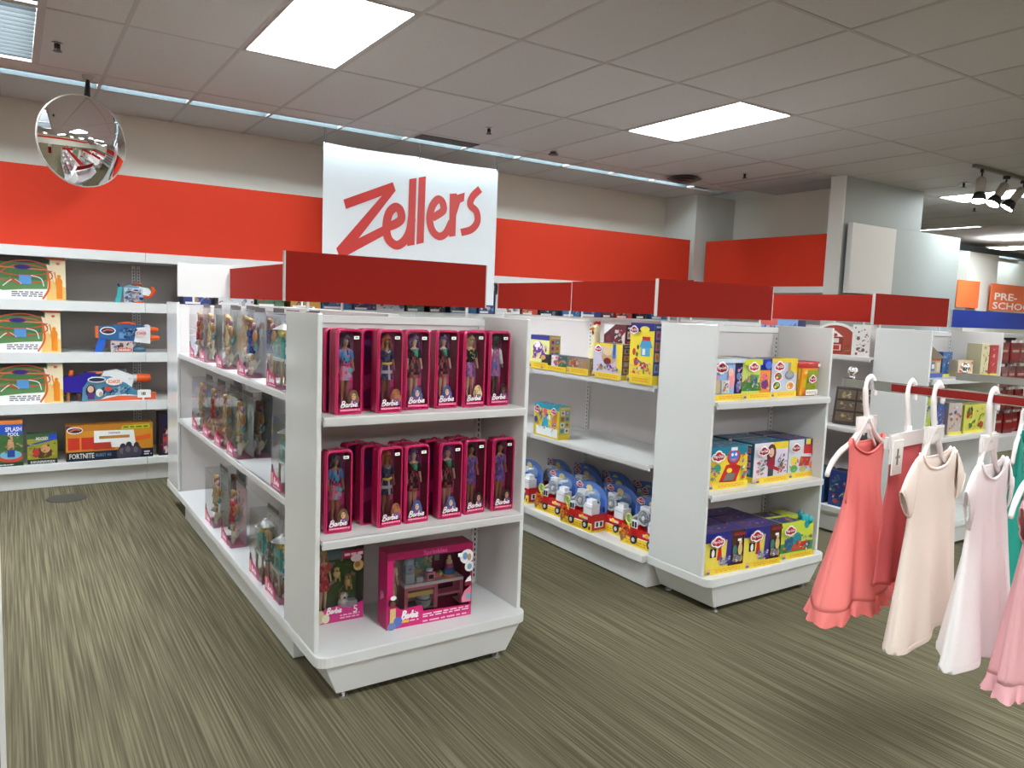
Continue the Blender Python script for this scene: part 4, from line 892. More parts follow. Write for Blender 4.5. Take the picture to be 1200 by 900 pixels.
def d_mini(A): A.R(0, 0, 1, 1, (40, 36, 40)); A.R(.4, .3, .66, 1, (236, 236, 240)); A.R(.66, .3, 1, 1, (40, 90, 84)); A.blobs(.4, .35, .95, .95, 12, PASTEL + [(230, 150, 130)], .07, 3); A.E(.1, .78, .1, .16, (214, 160, 90)); strip_(A, YEL, .32)
def d_mini2(A): A.R(0, 0, 1, 1, (150, 140, 120)); A.R(.0, .32, .3, 1, (90, 110, 110)); A.blobs(.1, .4, .9, .95, 14, [(220, 120, 60), (240, 210, 190), (90, 60, 50), (200, 60, 50)], .09, 8); strip_(A, YEL, .4)
def d_barnbox(A): A.R(0, 0, 1, 1, (96, 44, 52)); A.P([(0, .8), (.5, 1), (0, 1)], (230, 230, 236)); A.R(.5, .5, .95, .9, (226, 216, 214)); A.P([(.3, .6), (.9, .95), (.98, .88), (.4, .55)], (130, 30, 44)); A.blobs(.1, .2, .9, .9, 16, [(150, 40, 56), (236, 226, 220), (60, 50, 60), (90, 30, 40)], .1, 13); strip_(A, YEL, .2)
def d_dog(A): A.R(0, 0, 1, 1, (206, 196, 214)); A.R(0, .9, 1, 1, YEL); A.R(.82, .2, 1, 1, (240, 214, 60)); A.E(.55, .62, .26, .2, (206, 160, 120)); A.E(.5, .78, .16, .12, (226, 196, 160)); A.E(.5, .5, .13, .1, (120, 30, 40)); A.P([(.4, .34), (.7, .3), (.62, .42)], (110, 60, 150)); A.R(.68, .62, .78, 1, (30, 100, 170)); A.E(.73, .64, .06, .06, (40, 130, 200)); A.blobs(.08, .2, .92, .4, 12, PASTEL + [(40, 50, 60), (60, 120, 190)], .06, 23); strip_(A, YEL, .17); dough_logo(A, .2, .84, .15)
def d_tall(A): A.R(0, 0, 1, 1, (240, 216, 60)); A.P([(0, .84), (1, .88), (1, 1), (0, 1)], NAVY); A.E(.6, .9, .2, .05, (240, 220, 80)); A.P([(.4, .6), (.95, .6), (.86, .72), (.5, .72)], (70, 150, 196)); A.R(.48, .46, .86, .6, (90, 160, 200)); A.R(.52, .72, .84, .78, (206, 44, 44)); A.R(.54, .48, .66, .58, (230, 236, 240)); A.E(.3, .36, .1, .07, (206, 44, 44)); A.E(.6, .3, .14, .06, (206, 50, 46)); A.E(.2, .52, .07, .06, (206, 60, 46)); A.E(.36, .6, .04, .04, (40, 36, 40)); A.E(.33, .48, .05, .04, (60, 110, 60)); A.blobs(.08, .15, .95, .4, 22, PASTEL + [(206, 40, 40), (240, 240, 240)], .06, 31); strip_(A, YEL, .13); dough_logo(A, .22, .88, .2)
def d_blueyel(A): A.R(0, 0, 1, 1, YEL); A.R(0, .86, 1, 1, (40, 150, 170)); A.R(.1, .05, .95, .3, (236, 240, 240)); A.P([(.3, .3), (.6, .3), (.56, .7), (.4, .7)], (60, 170, 200)); A.E(.45, .78, .08, .1, (230, 90, 130)); A.P([(.7, .4), (.9, .36), (.92, .7), (.74, .66)], (236, 150, 60)); A.blobs(.05, .2, .95, .8, 22, PASTEL, .05, 41); A.E(.13, .5, .06, .1, (40, 60, 150)); dough_logo(A, .18, .84, .15); dough_logo(A, .84, .84, .14)
side_box('purple', 4.16, 3.95, .09, 1.15, .22, ((226, 226, 150), (220, 190, 70), NAVY), d_purple, 'yellow box with purple figure, far left of the top gondola shelf', T3)
side_box('mini', 4.03, 3.755, .10, 1.15, .10, ((60, 50, 50), (200, 180, 70), (50, 46, 50)), d_mini, 'low dark and yellow clay box on the top gondola shelf, left of chicken', T1)
side_box('mini2', 3.75, 3.535, .10, 1.15, .10, ((150, 140, 120), (200, 170, 70), (90, 70, 60)), d_mini2, 'low yellow clay box in front of the rubber chicken', T2)
side_box('barnbox', 3.56, 3.36, .07, 1.15, .315, ((96, 44, 52), (70, 40, 46), (60, 50, 70)), d_barnbox, 'tall maroon box standing behind the rubber chicken', T2, x=3.03)
side_box('dog', 3.50, 3.245, .11, 1.15, .205, ((206, 196, 214), (120, 90, 90), YEL), d_dog, 'clay box with dog picture on the top gondola shelf', T3)
side_box('tall', 3.185, 2.995, .09, 1.15, .335, ((240, 216, 60), (60, 70, 120), NAVY), d_tall, 'tall yellow clay box with blue bird house picture, near end of top shelf', T3)
side_box('blueyel', 4.085, 3.81, .09, .71, .215, (YEL, (206, 190, 80), (40, 150, 170)), d_blueyel, 'teal topped yellow clay box alone on the middle gondola shelf', T1, None)
# rubber chicken
t = MB([TOY]); ck = (236, 220, 176)
t.tube(smooth_path([(0, 0, .03), (0, 0, .08), (.0, -.004, .12), (0, -.004, .2), (0, -.006, .25), (0, -.008, .29)], 3), [.035, .042, .046, .048, .047, .044, .04, .034, .029, .026, .026, .025, .024, .026, .028, .02], 12, ck)
t.sph((0, -.006, .285), (.026, .03, .028), 10, 8, ck); t.tube([(0, -.03, .285), (0, -.06, .278)], [.012, .003], 8, (236, 160, 50))
for q in range(4): t.sph((0, -.018 + q * .012, .312 + .005 * (q % 2)), (.007, .009, .014), 8, 6, (206, 40, 50))
t.sph((.0, -.03, .262), (.008, .008, .016), 8, 6, (206, 40, 50))
for s in (-1, 1): t.sph((s * .02, -.02, .292), .006, 8, 6, (250, 250, 250)); t.sph((s * .0235, -.023, .292), .003, 6, 5, (30, 30, 30)); t.tube([(s * .02, 0, .05), (s * .03, -.01, .012), (s * .03, -.035, .006)], [.008, .006, .009], 8, (236, 140, 60)); t.sph((s * .045, 0, .13), (.014, .026, .045), 8, 6, (240, 228, 190))
tag(t.build('rubber_chicken', None, (2.955, 3.585, 1.15 + .105), L), 'cream rubber chicken toy standing up on the top gondola shelf', 'toy')
bpy.data.objects['rubber_chicken'].location = (3.005, 3.60, 1.15)
# fire truck packs (front faces -Y locally)
FW, FD, FH = .30, .12, .275
def truck_pack():
    t = empty('fire_truck_pack')
    m = MB([CARD]); n = 10
    prof = [(-FW / 2, 0), (FW / 2, 0), (FW / 2, FH * .7)] + [(FW / 2 * math.cos(a) if True else 0, FH * .7 + FH * .3 * math.sin(a)) for a in [PI / 2 * k / n for k in range(1, n)]] + [(0, FH)] + [(-FW / 2, FH * .93)]
    y = FD / 2
    m.face([(x, y - .003, z) for x, z in prof], (96, 130, 206)); m.face([(x, y, z) for x, z in reversed(prof)], (24, 28, 70))
    for i in range(len(prof)):
        a, b = prof[i], prof[(i + 1) % len(prof)]; m.face([(a[0], y - .003, a[1]), (a[0], y, a[1]), (b[0], y, b[1]), (b[0], y - .003, b[1])], (60, 80, 150))
    A = Art(m, lambda u, v, k: (-FW / 2 + u * FW, y - .0031 - .0003 * k, v * FH), FW, FH)
    A.P([(.05, .4), (.95, .4), (.95, .66), (.6, .85), (.05, .8)], (70, 104, 190)); A.E(.6, .7, .2, .16, (150, 180, 226)); A.E(.45, .84, .1, .08, (240, 224, 150)); A.E(.13, .86, .12, .08, (60, 50, 120)); dough_logo(A, .14, .86, .12); m.build('backing_card', t)
    m = MB([CARD]); m.box(-FW / 2, -FD / 2, 0, FW / 2, FD / 2 - .0035, .012, (236, 206, 40)); m.box(-FW / 2, -FD / 2, .012, FW / 2, -FD / 2 + .003, .05, (240, 212, 50)); m.box(FW / 2 - .003, -FD / 2 + .003, .012, FW / 2, FD / 2 - .004, .11, (190, 40, 46)); m.box(-FW / 2, -FD / 2 + .003, .012, -FW / 2 + .003, FD / 2 - .004, .08, (236, 150, 50))
    A = Art(m, lambda u, v, k: (-FW / 2 + u * FW, -FD / 2 - .0003 * k, v * .05), FW, .05); A.lines(.16, .2, .8, .7, 2, (220, 140, 30), 9); A.E(.93, .5, .03, .25, (120, 60, 40)); A.E(.05, .6, .05, .4, (150, 110, 80)); A = Art(m, lambda u, v, k: (-FW / 2 + u * FW, -FD / 2 - .0003 * k, v * .1), FW, .1)
    A.P([(0, .4), (.26, .5), (.22, 1.1), (.04, 1.15)], (226, 90, 40)); A.P([(.16, .5), (.3, .45), (.3, .9), (.2, .95)], (206, 50, 50)); A.blobs(.03, .3, .26, 1.0, 10, [(240, 200, 60), (200, 40, 40), (250, 160, 60), (120, 40, 40)], .05, 3); A2 = Art(m, lambda u, v, k: (FW / 2 + .0003 * k, -FD / 2 + u * FD, v * .11), FD, .11); A2.R(.2, .25, .8, .6, (240, 240, 240)); A2.R(.3, .3, .44, .55, (30, 40, 60)); A2.R(.56, .3, .7, .55, (30, 40, 60)); m.build('tray', t)
    tk = MB([TOY]); R_ = (206, 36, 34)
    tk.box(-.06, -.05, .045, .135, .02, .10, R_); tk.box(-.075, -.052, .05, -.02, .022, .125, R_); tk.box(-.078, -.055, .04, .138, .024, .052, (236, 236, 238)); tk.box(-.072, -.053, .105, -.024, .024, .15, (240, 240, 242)); tk.box(-.066, -.0545, .11, -.05, -.052, .142, (40, 44, 56)); tk.box(-.044, -.0545, .11, -.03, -.052, .142, (40, 44, 56))
    tk.box(.02, -.0525, .07, .1, -.049, .085, (240, 220, 200)); tk.sph((.05, -.051, .08), (.016, .004, .014), 8, 6, (250, 200, 50)); b = tk.build('truck_body', t)
    for x in (-.04, .09):
        w = MB([TOY]); w.cyl((x, -.066, .04), .025, .025, .016, 16, 'y', (44, 44, 50)); w.cyl((x, -.068, .04), .012, .014, .003, 12, 'y', (206, 206, 210)); w.build('wheel', b)
    w = MB([TOY]); w.box(.05, -.045, .10, .128, .02, .165, (236, 236, 240)); w.box(.055, -.048, .14, .122, .023, .15, (214, 214, 220)); w.box(.06, -.03, .165, .115, .01, .19, (240, 240, 242)); w.build('water_tank', t)
    w = MB([TOY]); w.tube([(.012 + .042 * math.cos(2 * PI * i / 20), -.04, .175 + .042 * math.sin(2 * PI * i / 20)) for i in range(21)], .007, 7, (172, 176, 182), caps=False); w.tube([(.012 + .024 * math.cos(2 * PI * i / 16), -.04, .175 + .024 * math.sin(2 * PI * i / 16)) for i in range(17)], .005, 6, (150, 154, 162), caps=False)
    for k in range(6): w.tube([(.012, -.04, .175), (.012 + .04 * math.cos(k * PI / 3), -.04, .175 + .04 * math.sin(k * PI / 3))], .0035, 5, (190, 192, 198))
    w.cyl((.012, -.05, .175), .012, .012, .02, 10, 'y', (210, 210, 214)); w.build('hose_reel', t)
    w = MB([TOY]); w.tube([(-.085, -.03, .15), (-.02, 0, .2), (.08, .02, .225)], .009, 7, (206, 210, 214)); w.tube([(-.085, -.05, .15), (-.02, -.02, .2), (.08, .0, .225)], .006, 7, (220, 222, 226)); w.box(-.03, -.03, .2, .04, .01, .235, (226, 228, 232)); w.build('ladder_boom', t)
    w = MB([TOY]); w.tube([(-.095 + .022 * math.cos(2 * PI * i / 18), -.052, .15 + .027 * math.sin(2 * PI * i / 18)) for i in range(19)], .0055, 7, (206, 220, 90), caps=False); w.cyl((-.095, -.05, .15), .018, .018, .004, 14, 'y', (150, 170, 140)); w.tube([(-.095, -.05, .12), (-.085, -.05, .05)], .008, 6, (226, 196, 40)); w.build('searchlight', t)
    return t
GF = 'fire truck toy packs on the bottom gondola shelf'
tp = truck_pack(); tag(tp, 'fire truck toy pack at far left of the bottom gondola shelf', 'toy pack', GF); tp.location = (3.01, 4.33, .2); tp.rotation_euler = (0, 0, L)
for x, y, r, lb in ((3.00, 3.93, 4, 'fire truck toy pack second from left on bottom gondola shelf'), (2.965, 3.60, 2, 'fire truck toy pack standing farthest forward on bottom gondola shelf'), (3.03, 3.10, 3, 'fire truck toy pack at the near end, half behind the endcap panel'),
               (3.08, 3.44, 0, 'fire truck toy pack set back between two front packs')):
    dup(tp, (x, y, .2), L + math.radians(r), lb, GF)
bk = MB([CARD])
for i, (x, y) in enumerate(((3.20, 4.25), (3.20, 3.92), (3.21, 3.6), (3.22, 3.28), (3.30, 3.1), (3.3, 4.05), (3.31, 3.75), (3.31, 3.43))):
    dup(tp, (x, y, .2), L + math.radians(random.uniform(-3, 3)), 'rear fire truck pack, %s of the %s shaded row from the far end' % (['first', 'third', 'fourth', 'fifth', 'sixth', 'first', 'second', 'third'][i] if i != 1 else 'second', 'second' if i < 5 else 'rearmost'), GF)
#@@DOLLBOX
# ------------------------------------------------------------------ clear window doll boxes on the doll gondola
BW, BD, BH = .22, .085, .32
def wbox(scene_, loc, label, group=None, w=BW, rz=L):
    t = empty('doll_playset', loc, rz); tag(t, label, 'doll playset', group)
    def back():
        m = MB([CARD]); m.box(-w / 2, BD / 2 - .003, 0, w / 2, BD / 2, BH, (206, 200, 206)); m.box(-w / 2, -BD / 2 + .001, 0, w / 2, BD / 2 - .003, .006, (236, 150, 190)); m.box(-w / 2 + .02, BD / 2 - .003, BH, w / 2 - .02, BD / 2 - .001, BH + .02, (84, 78, 82))
        A = Art(m, lambda u, v, k: (-w / 2 + u * w, BD / 2 - .0032 - .0003 * k, v * BH), w, BH); c = {'pup': (176, 190, 186), 'beach': (206, 214, 222), 'house': (226, 226, 224), 'pink': (226, 196, 200)}[scene_]
        A.R(.04, .04, .96, .97, c); A.blobs(.1, .4, .9, .95, 14, [(150, 176, 170), (226, 214, 190), (196, 150, 130), (120, 140, 130)], .09, len(scene_)); return m.mesh('backing_card')
    add(cached(('wb', scene_, w), back), 'backing_card', t)
    def fr():
        m = MB([CARD]); A = Art(m, lambda u, v, k: (-w / 2 + u * w, -BD / 2 - .0003 * k, v * BH), w, BH)
        A.P([(0, 0), (.74, 0), (.66, .15), (.3, .2), (.2, .26), (0, .22)], (206, 44, 116)); A.E(.1, .26, .07, .06, (80, 40, 40)); A.R(.06, .05, .14, .2, (240, 190, 160)); A.script(.2, .06, .62, .14, (255, 246, 250), .03, .002); A.lines(.2, .01, .7, .05, 1, (250, 200, 220), 3); return m.mesh('front_print')
    add(cached(('wf', w), fr), 'front_print', t)
    if scene_ == 'house':
        def hs():
            m = MB([TOY]); m.box(-.05, -.02, .13, .05, .03, .2, (110, 186, 176)); m.loft([[(-.055, -.025, .2), (.055, -.025, .2), (.055, .035, .2), (-.055, .035, .2)], [(-.01, -.01, .232), (.01, -.01, .232), (.01, .02, .232), (-.01, .02, .232)]], (96, 170, 164), smooth=False)
            m.cyl((0, .005, .255), .052, .012, .022, 16, 'z', (236, 236, 232)); m.cyl((0, .005, .275), .014, .008, .012, 10, 'z', (230, 230, 226)); m.sph((.02, -.01, .24), (.022, .018, .018), 8, 6, (240, 214, 110)); m.box(-.065, -.03, .118, .065, .034, .13, (240, 240, 238))
            for x in (-.05, .05):
                for y in (-.022, .026): m.tube([(x, y, .012), (x, y, .12)], .006, 6, (206, 200, 150))
            m.box(-.02, -.0205, .14, .02, -.02, .18, (60, 100, 100)); return m.mesh('toy_house')
        add(cached('th', hs), 'toy_house', t); doll(t, (.06, 0, .012), 0, 'light', 'long', (226, 190, 130), 'teal', .86)
    else:
        dr_, hc, sk = {'pup': ('cream', (222, 184, 128), 'light'), 'beach': ('blue', (206, 160, 100), 'tan'), 'pink': ('coral', (226, 190, 140), 'light')}[scene_]
        doll(t, (-.03, .005, .01), .2, sk, 'long', hc, dr_, 1.02)
        def pup():
            m = MB([TOY]); c = (242, 234, 214)
            m.sph((.05, -.005, .06), (.026, .02, .028), 10, 7, c); m.sph((.05, -.018, .098), (.019, .018, .019), 9, 6, c); m.sph((.05, -.034, .094), (.008, .008, .007), 7, 5, (226, 206, 170)); m.sph((.05, -.041, .096), .003, 6, 4, (50, 36, 34))
            for s in (-1, 1): m.sph((.05 + s * .018, -.014, .096), (.006, .008, .017), 7, 5, (216, 180, 130)); m.tube([(.05 + s * .014, -.012, .05), (.05 + s * .016, -.018, .012)], [.009, .008], 7, c); m.sph((.05 + s * .007, -.034, .103), .0025, 5, 4, (30, 26, 28))
            m.tube([(.05, .016, .06), (.05, .03, .085)], [.006, .004], 6, c); m.sph((.06, 0, .2), (.022, .012, .03), 8, 6, (206, 150, 100)); m.sph((.045, 0, .25), (.02, .012, .018), 8, 6, (190, 140, 160)); m.sph((.07, 0, .15), (.018, .012, .018), 8, 6, (120, 170, 170)); return m.mesh('toy_puppy_and_extras')
        add(cached('pup', pup), 'toy_puppy', t)
    def clr():
        m = MB([MATS['clear']]); y = -BD / 2; e = w / 2
        m.face([(-e, y, 0), (e, y, 0), (e, y, BH), (-e, y, BH)]); m.face([(-e, y, BH), (e, y, BH), (e, -y, BH), (-e, -y, BH)]); m.face([(-e, y, 0), (-e, y, BH), (-e, -y, BH), (-e, -y, 0)]); m.face([(e, y, 0), (e, -y, 0), (e, -y, BH), (e, y, BH)]); return m.mesh('clear_cover')
    add(cached(('wc', w), clr), 'clear_cover', t); return t
GD = {0: 'clear boxed dolls on the top shelf of the doll gondola', 1: 'clear boxed dolls on the middle shelf of the doll gondola', 2: 'clear boxed dolls on the bottom shelf of the doll gondola'}
sn = ['top', 'middle', 'bottom']; zz = [1.155, .71, .2]
# (shelf, scene, y, number deep, phrase)
for sh, sc, y, n, ph in ((0, 'pink', 5.08, 1, 'farthest on the top gondola shelf'), (0, 'pup', 4.78, 3, 'second from the far end'), (0, 'pup', 4.33, 2, 'third from the far end'), (0, 'beach', 3.86, 2, 'with blue dressed doll in mid shelf'), (0, 'house', 3.34, 2, 'with teal play house, nearest on the top gondola shelf'),
                   (1, 'pup', 5.02, 1, 'farthest on the middle gondola shelf'), (1, 'pink', 4.70, 2, 'second from far end of middle shelf'), (1, 'pup', 4.38, 1, 'third from far end of middle shelf'), (1, 'pup', 4.08, 2, 'fourth from far end of middle shelf'), (1, 'house', 3.24, 2, 'with teal play house alone on the middle shelf'),
                   (2, 'pup', 4.62, 2, 'farther pair on the bottom gondola shelf'), (2, 'pink', 4.22, 1, 'second from far end of the bottom gondola shelf'), (2, 'house', 3.62, 1, 'with teal play house, farther of two at the bottom'), (2, 'house', 3.33, 1, 'with teal play house, nearest of two at the bottom')):
    for k in range(n):
        wbox(sc, (1.00 + .095 * k + (.0 if sh < 2 else .0), y + random.uniform(-.01, .01), zz[sh]), 'clear windowed doll box, ' + ph if k == 0 else 'doll box %s behind the one ' % ['', 'next', 'last'][k] + ph, GD[sh])
# doll and pet box, bakery box on the base of the doll endcap
t = empty('doll_pet_playset', (1.130, 2.985, .2), math.radians(-2)); tag(t, 'doll and pets window box on the endcap base, left of the pink bakery box', 'doll playset')
w, d, h = .205, .09, .325
m = MB([CARD]); m.box(-w / 2, d / 2 - .003, 0, w / 2, d / 2, h, (60, 84, 50)); m.box(-w / 2, -d / 2 + .001, 0, w / 2, d / 2 - .003, .006, (206, 60, 120)); m.box(-w / 2, -d / 2 + .002, h - .006, w / 2, d / 2 - .003, h, (90, 110, 116)); m.box(w / 2 - .002, -d / 2 + .001, 0, w / 2, d / 2 - .003, h - .006, (100, 110, 100))
A = Art(m, lambda u, v, k: (-w / 2 + u * w, d / 2 - .0032 - .0003 * k, v * h), w, h); A.R(0, .74, 1, 1, (120, 150, 160)); A.R(0, .1, 1, .74, (70, 104, 50)); A.blobs(.05, .3, .95, .75, 18, [(84, 120, 56), (60, 90, 44), (100, 130, 70), (200, 140, 160)], .09, 3); m.build('backing_card', t)
m = MB([CARD]); A = Art(m, frontT(w, d, h), w, h); A.P([(0, 0), (1, 0), (1, .24), (.7, .16), (.45, .22), (.2, .2), (0, .1)], (206, 50, 130)); A.script(.22, .12, .54, .2, (255, 246, 250), .028, .002); A.lines(.5, .03, .92, .1, 2, (250, 180, 210), 6); A.T_('5', .78, .09, .87, .19, (255, 236, 244)); A.E(.08, .1, .1, .09, (206, 190, 150)); A.E(.2, .07, .08, .06, (226, 220, 190)); m.build('front_print', t)
m = MB([CARD]); A = Art(m, frontT(w, d, h), w, h); A.R(.54, .83, .98, .93, (170, 30, 80)); A.lines(.58, .85, .94, .91, 1, (250, 200, 220), 2); A.E(.88, .72, .11, .075, (226, 190, 120)); A.E(.86, .73, .06, .04, (180, 130, 80)); A.E(.83, .82, .12, .05, (236, 214, 220)); A.R(.88, .86, .97, .9, (250, 250, 250)); m.build('corner_badge', t)
doll(t, (-.06, 0, .03), .2, 'light', 'long', (226, 190, 130), 'coral', 1.0)
m = MB([TOY])
for x, z, c, q in ((.03, .06, (240, 236, 226), 1.1), (.05, .15, (206, 170, 110), .8), (.0, .19, (226, 206, 130), .7)):
    m.sph((x, 0, z), (.022 * q, .018 * q, .026 * q), 9, 6, c); m.sph((x - .004, -.014 * q, z + .034 * q), (.016 * q, .015 * q, .015 * q), 8, 6, c); m.sph((x - .005, -.028 * q, z + .031 * q), .005 * q, 6, 4, (60, 44, 40))
    for s in (-1, 1): m.sph((x - .004 + s * .014 * q, -.012 * q, z + .036 * q), (.005 * q, .006 * q, .013 * q), 6, 4, (170, 120, 80)); m.tube([(x + s * .012 * q, -.008, z - .01 * q), (x + s * .014 * q, -.012, z - .04 * q)], .006 * q, 6, c)
m.box(.035, -.02, .03, .085, .02, .07, (226, 226, 232)); m.build('toy_pets', t)
m = MB([MATS['clear']]); m.face([(-w / 2, -d / 2, 0), (w / 2, -d / 2, 0), (w / 2, -d / 2, h), (-w / 2, -d / 2, h)]); m.build('clear_window', t)
# bakery playset
w, d, h = .392, .10, .325
t = empty('bakery_playset', (1.459, 2.803, .2), math.radians(-2.8)); tag(t, 'large pink bakery playset box with window on the endcap base', 'doll playset')
PK, DP = (214, 40, 120), (150, 18, 70)
m = MB([CARD]); m.box(-w / 2, d / 2 - .003, 0, w / 2, d / 2, h, DP); m.box(-w / 2, -d / 2, 0, w / 2, d / 2 - .003, .005, PK); m.box(-w / 2, -d / 2, h - .005, w / 2, d / 2 - .003, h, (150, 16, 74)); m.box(-w / 2, -d / 2, .005, -w / 2 + .003, d / 2 - .003, h - .005, (176, 22, 90)); m.box(w / 2 - .003, -d / 2, .005, w / 2, d / 2 - .003, h - .005, (170, 20, 84))
A = Art(m, lambda u, v, k: (-w / 2 + u * w, d / 2 - .0032 - .0003 * k, v * h), w, h); A.R(.06, .2, .62, .9, (170, 150, 156)); A.R(.62, .2, .97, .9, (96, 22, 60)); A.R(.38, .62, .62, .94, (90, 140, 150)); A.blobs(.3, .55, .62, .9, 16, [(200, 170, 120), (140, 160, 110), (190, 190, 190)], .04, 4); A.R(.64, .72, .7, .86, (120, 130, 130))
A = Art(m, leftT(w, d, h), d, h); A.script(.3, .34, .7, .44, (240, 180, 210), .06, .03)
m.build('carton_shell', t)
m = MB([CARD]); y = -d / 2
A = Art(m, lambda u, v, k: (-w / 2 + u * w, y - .0003 * k, v * h), w, h)
A.P([(0, 0), (1, 0), (1, .15), (.42, .17), (.4, .26), (.16, .24), (.1, .3), (.07, .3), (0, .3)], PK); A.P([(0, .3), (.07, .3), (.07, .9), (0, .9)], (206, 36, 110)); A.P([(0, .9), (1, .9), (1, 1), (0, 1)], (150, 18, 76)); A.R(.97, .15, 1, .9, (150, 18, 76))
A.script(.17, .11, .36, .21, (255, 244, 250), .02, .003); A.R(.16, .065, .25, .1, (240, 190, 60)); A.lines(.26, .07, .36, .095, 1, (250, 226, 240), 3); A.lines(.41, .085, .96, .145, 2, (252, 214, 232), 4); A.lines(.41, .02, .96, .06, 1, (250, 190, 220), 8)
A.T_('Sprinkles', .4, .905, .68, .985, (200, 90, 150)); A.E(.92, .82, .085, .1, (236, 228, 230)); A.E(.9, .83, .03, .05, (120, 150, 190)); A.E(.95, .81, .025, .05, (180, 150, 120)); A.E(.955, .68, .06, .07, (230, 224, 226)); A.E(.955, .68, .03, .04, (120, 160, 180)); A.R(.81, .83, .865, .88, (250, 250, 250))
A.E(.06, .36, .05, .06, (40, 24, 26)); A.R(.03, .06, .095, .28, (226, 190, 130)); A.E(.06, .34, .03, .04, (120, 76, 58)); A.E(.065, .42, .035, .03, (246, 244, 246)); A.E(.12, .1, .05, .07, (90, 110, 190)); A.E(.05, .05, .05, .05, (110, 130, 180)); A.P([(.88, .2), (.98, .2), (.98, .42), (.9, .36), (.86, .26)], (230, 130, 160)); A.R(.92, .24, .975, .31, (110, 180, 190)); A.R(.9, .42, .97, .5, (120, 30, 50)); A.P([(.9, .48), (.98, .48), (.97, .56), (.93, .53)], (240, 240, 244)); m.build('front_print', t)
m = MB([TOY])
def vb(u0, v0, u1, v1, y0, y1, c): m.box(-w / 2 + u0 * w, y0, v0 * h, -w / 2 + u1 * w, y1, v1 * h, c)
vb(.22, .48, .92, .52, -.03, .04, (236, 220, 228)); vb(.22, .16, .26, .48, -.03, .04, (214, 120, 150)); vb(.57, .16, .61, .48, -.03, .04, (214, 120, 150)); vb(.88, .16, .92, .48, -.03, .04, (214, 120, 150)); vb(.26, .44, .57, .48, -.03, -.02, (220, 130, 160)); vb(.26, .34, .57, .40, -.02, .03, (220, 190, 120)); vb(.61, .3, .88, .33, -.025, .03, (214, 120, 150)); vb(.61, .24, .88, .29, -.01, .02, (70, 30, 40)); vb(.26, .17, .57, .19, -.03, .04, (150, 130, 120))
m.cyl((-.01, 0, .06), .03, .036, .03, 14, 'z', (150, 160, 170)); m.cyl((-.01, 0, .092), .026, .03, .02, 14, 'z', (180, 190, 196))
m.build('toy_counter', t)
m = MB([TOY]); m.box(-.1, -.015, .17, -.06, .02, .21, (176, 190, 206)); m.box(-.1, -.015, .212, -.06, .02, .25, (150, 180, 206)); m.sph((-.08, 0, .255), (.024, .016, .02), 9, 6, (190, 206, 220)); m.sph((-.08, -.01, .23), (.012, .008, .008), 7, 5, (226, 110, 160)); m.build('display_case', t)
m = MB([TOY]); m.box(-.002, -.02, .17, .032, .01, .206, (226, 150, 180)); m.box(.004, -.021, .178, .026, -.0195, .196, (40, 30, 36)); m.sph((.015, 0, .212), (.018, .014, .012), 8, 6, (200, 206, 214)); m.build('toy_oven', t)
m = MB([TOY]); 
for z, r, c in ((.17, .03, (236, 150, 110)), (.184, .027, (70, 110, 176)), (.2, .022, (60, 100, 170)), (.214, .019, (200, 60, 110)), (.228, .014, (226, 190, 170))): m.cyl((.108, 0, z), r, r * .92, .014, 14, 'z', c)
m.sph((.108, 0, .25), (.01, .009, .014), 8, 6, (226, 190, 150)); m.build('toy_cake', t)
m = MB([TOY]); m.sph((.05, 0, .185), (.014, .012, .016), 8, 6, (226, 120, 120)); m.sph((.066, 0, .19), (.012, .01, .014), 8, 6, (236, 206, 110)); m.sph((.058, -.01, .2), (.01, .008, .01), 8, 6, (150, 190, 120)); m.box(-.05, -.015, .168, -.02, .01, .19, (190, 190, 196)); m.build('toy_pastries', t)
doll(t, (-.155, .005, .03), .5, 'light', 'long', (226, 190, 130), 'cream', .98)
m = MB([MATS['clear']]); m.face([(-w / 2 + .02, y + .0006, .05), (w / 2 - .01, y + .0006, .05), (w / 2 - .01, y + .0006, h - .03), (-w / 2 + .02, y + .0006, h - .03)]); m.build('clear_window', t)

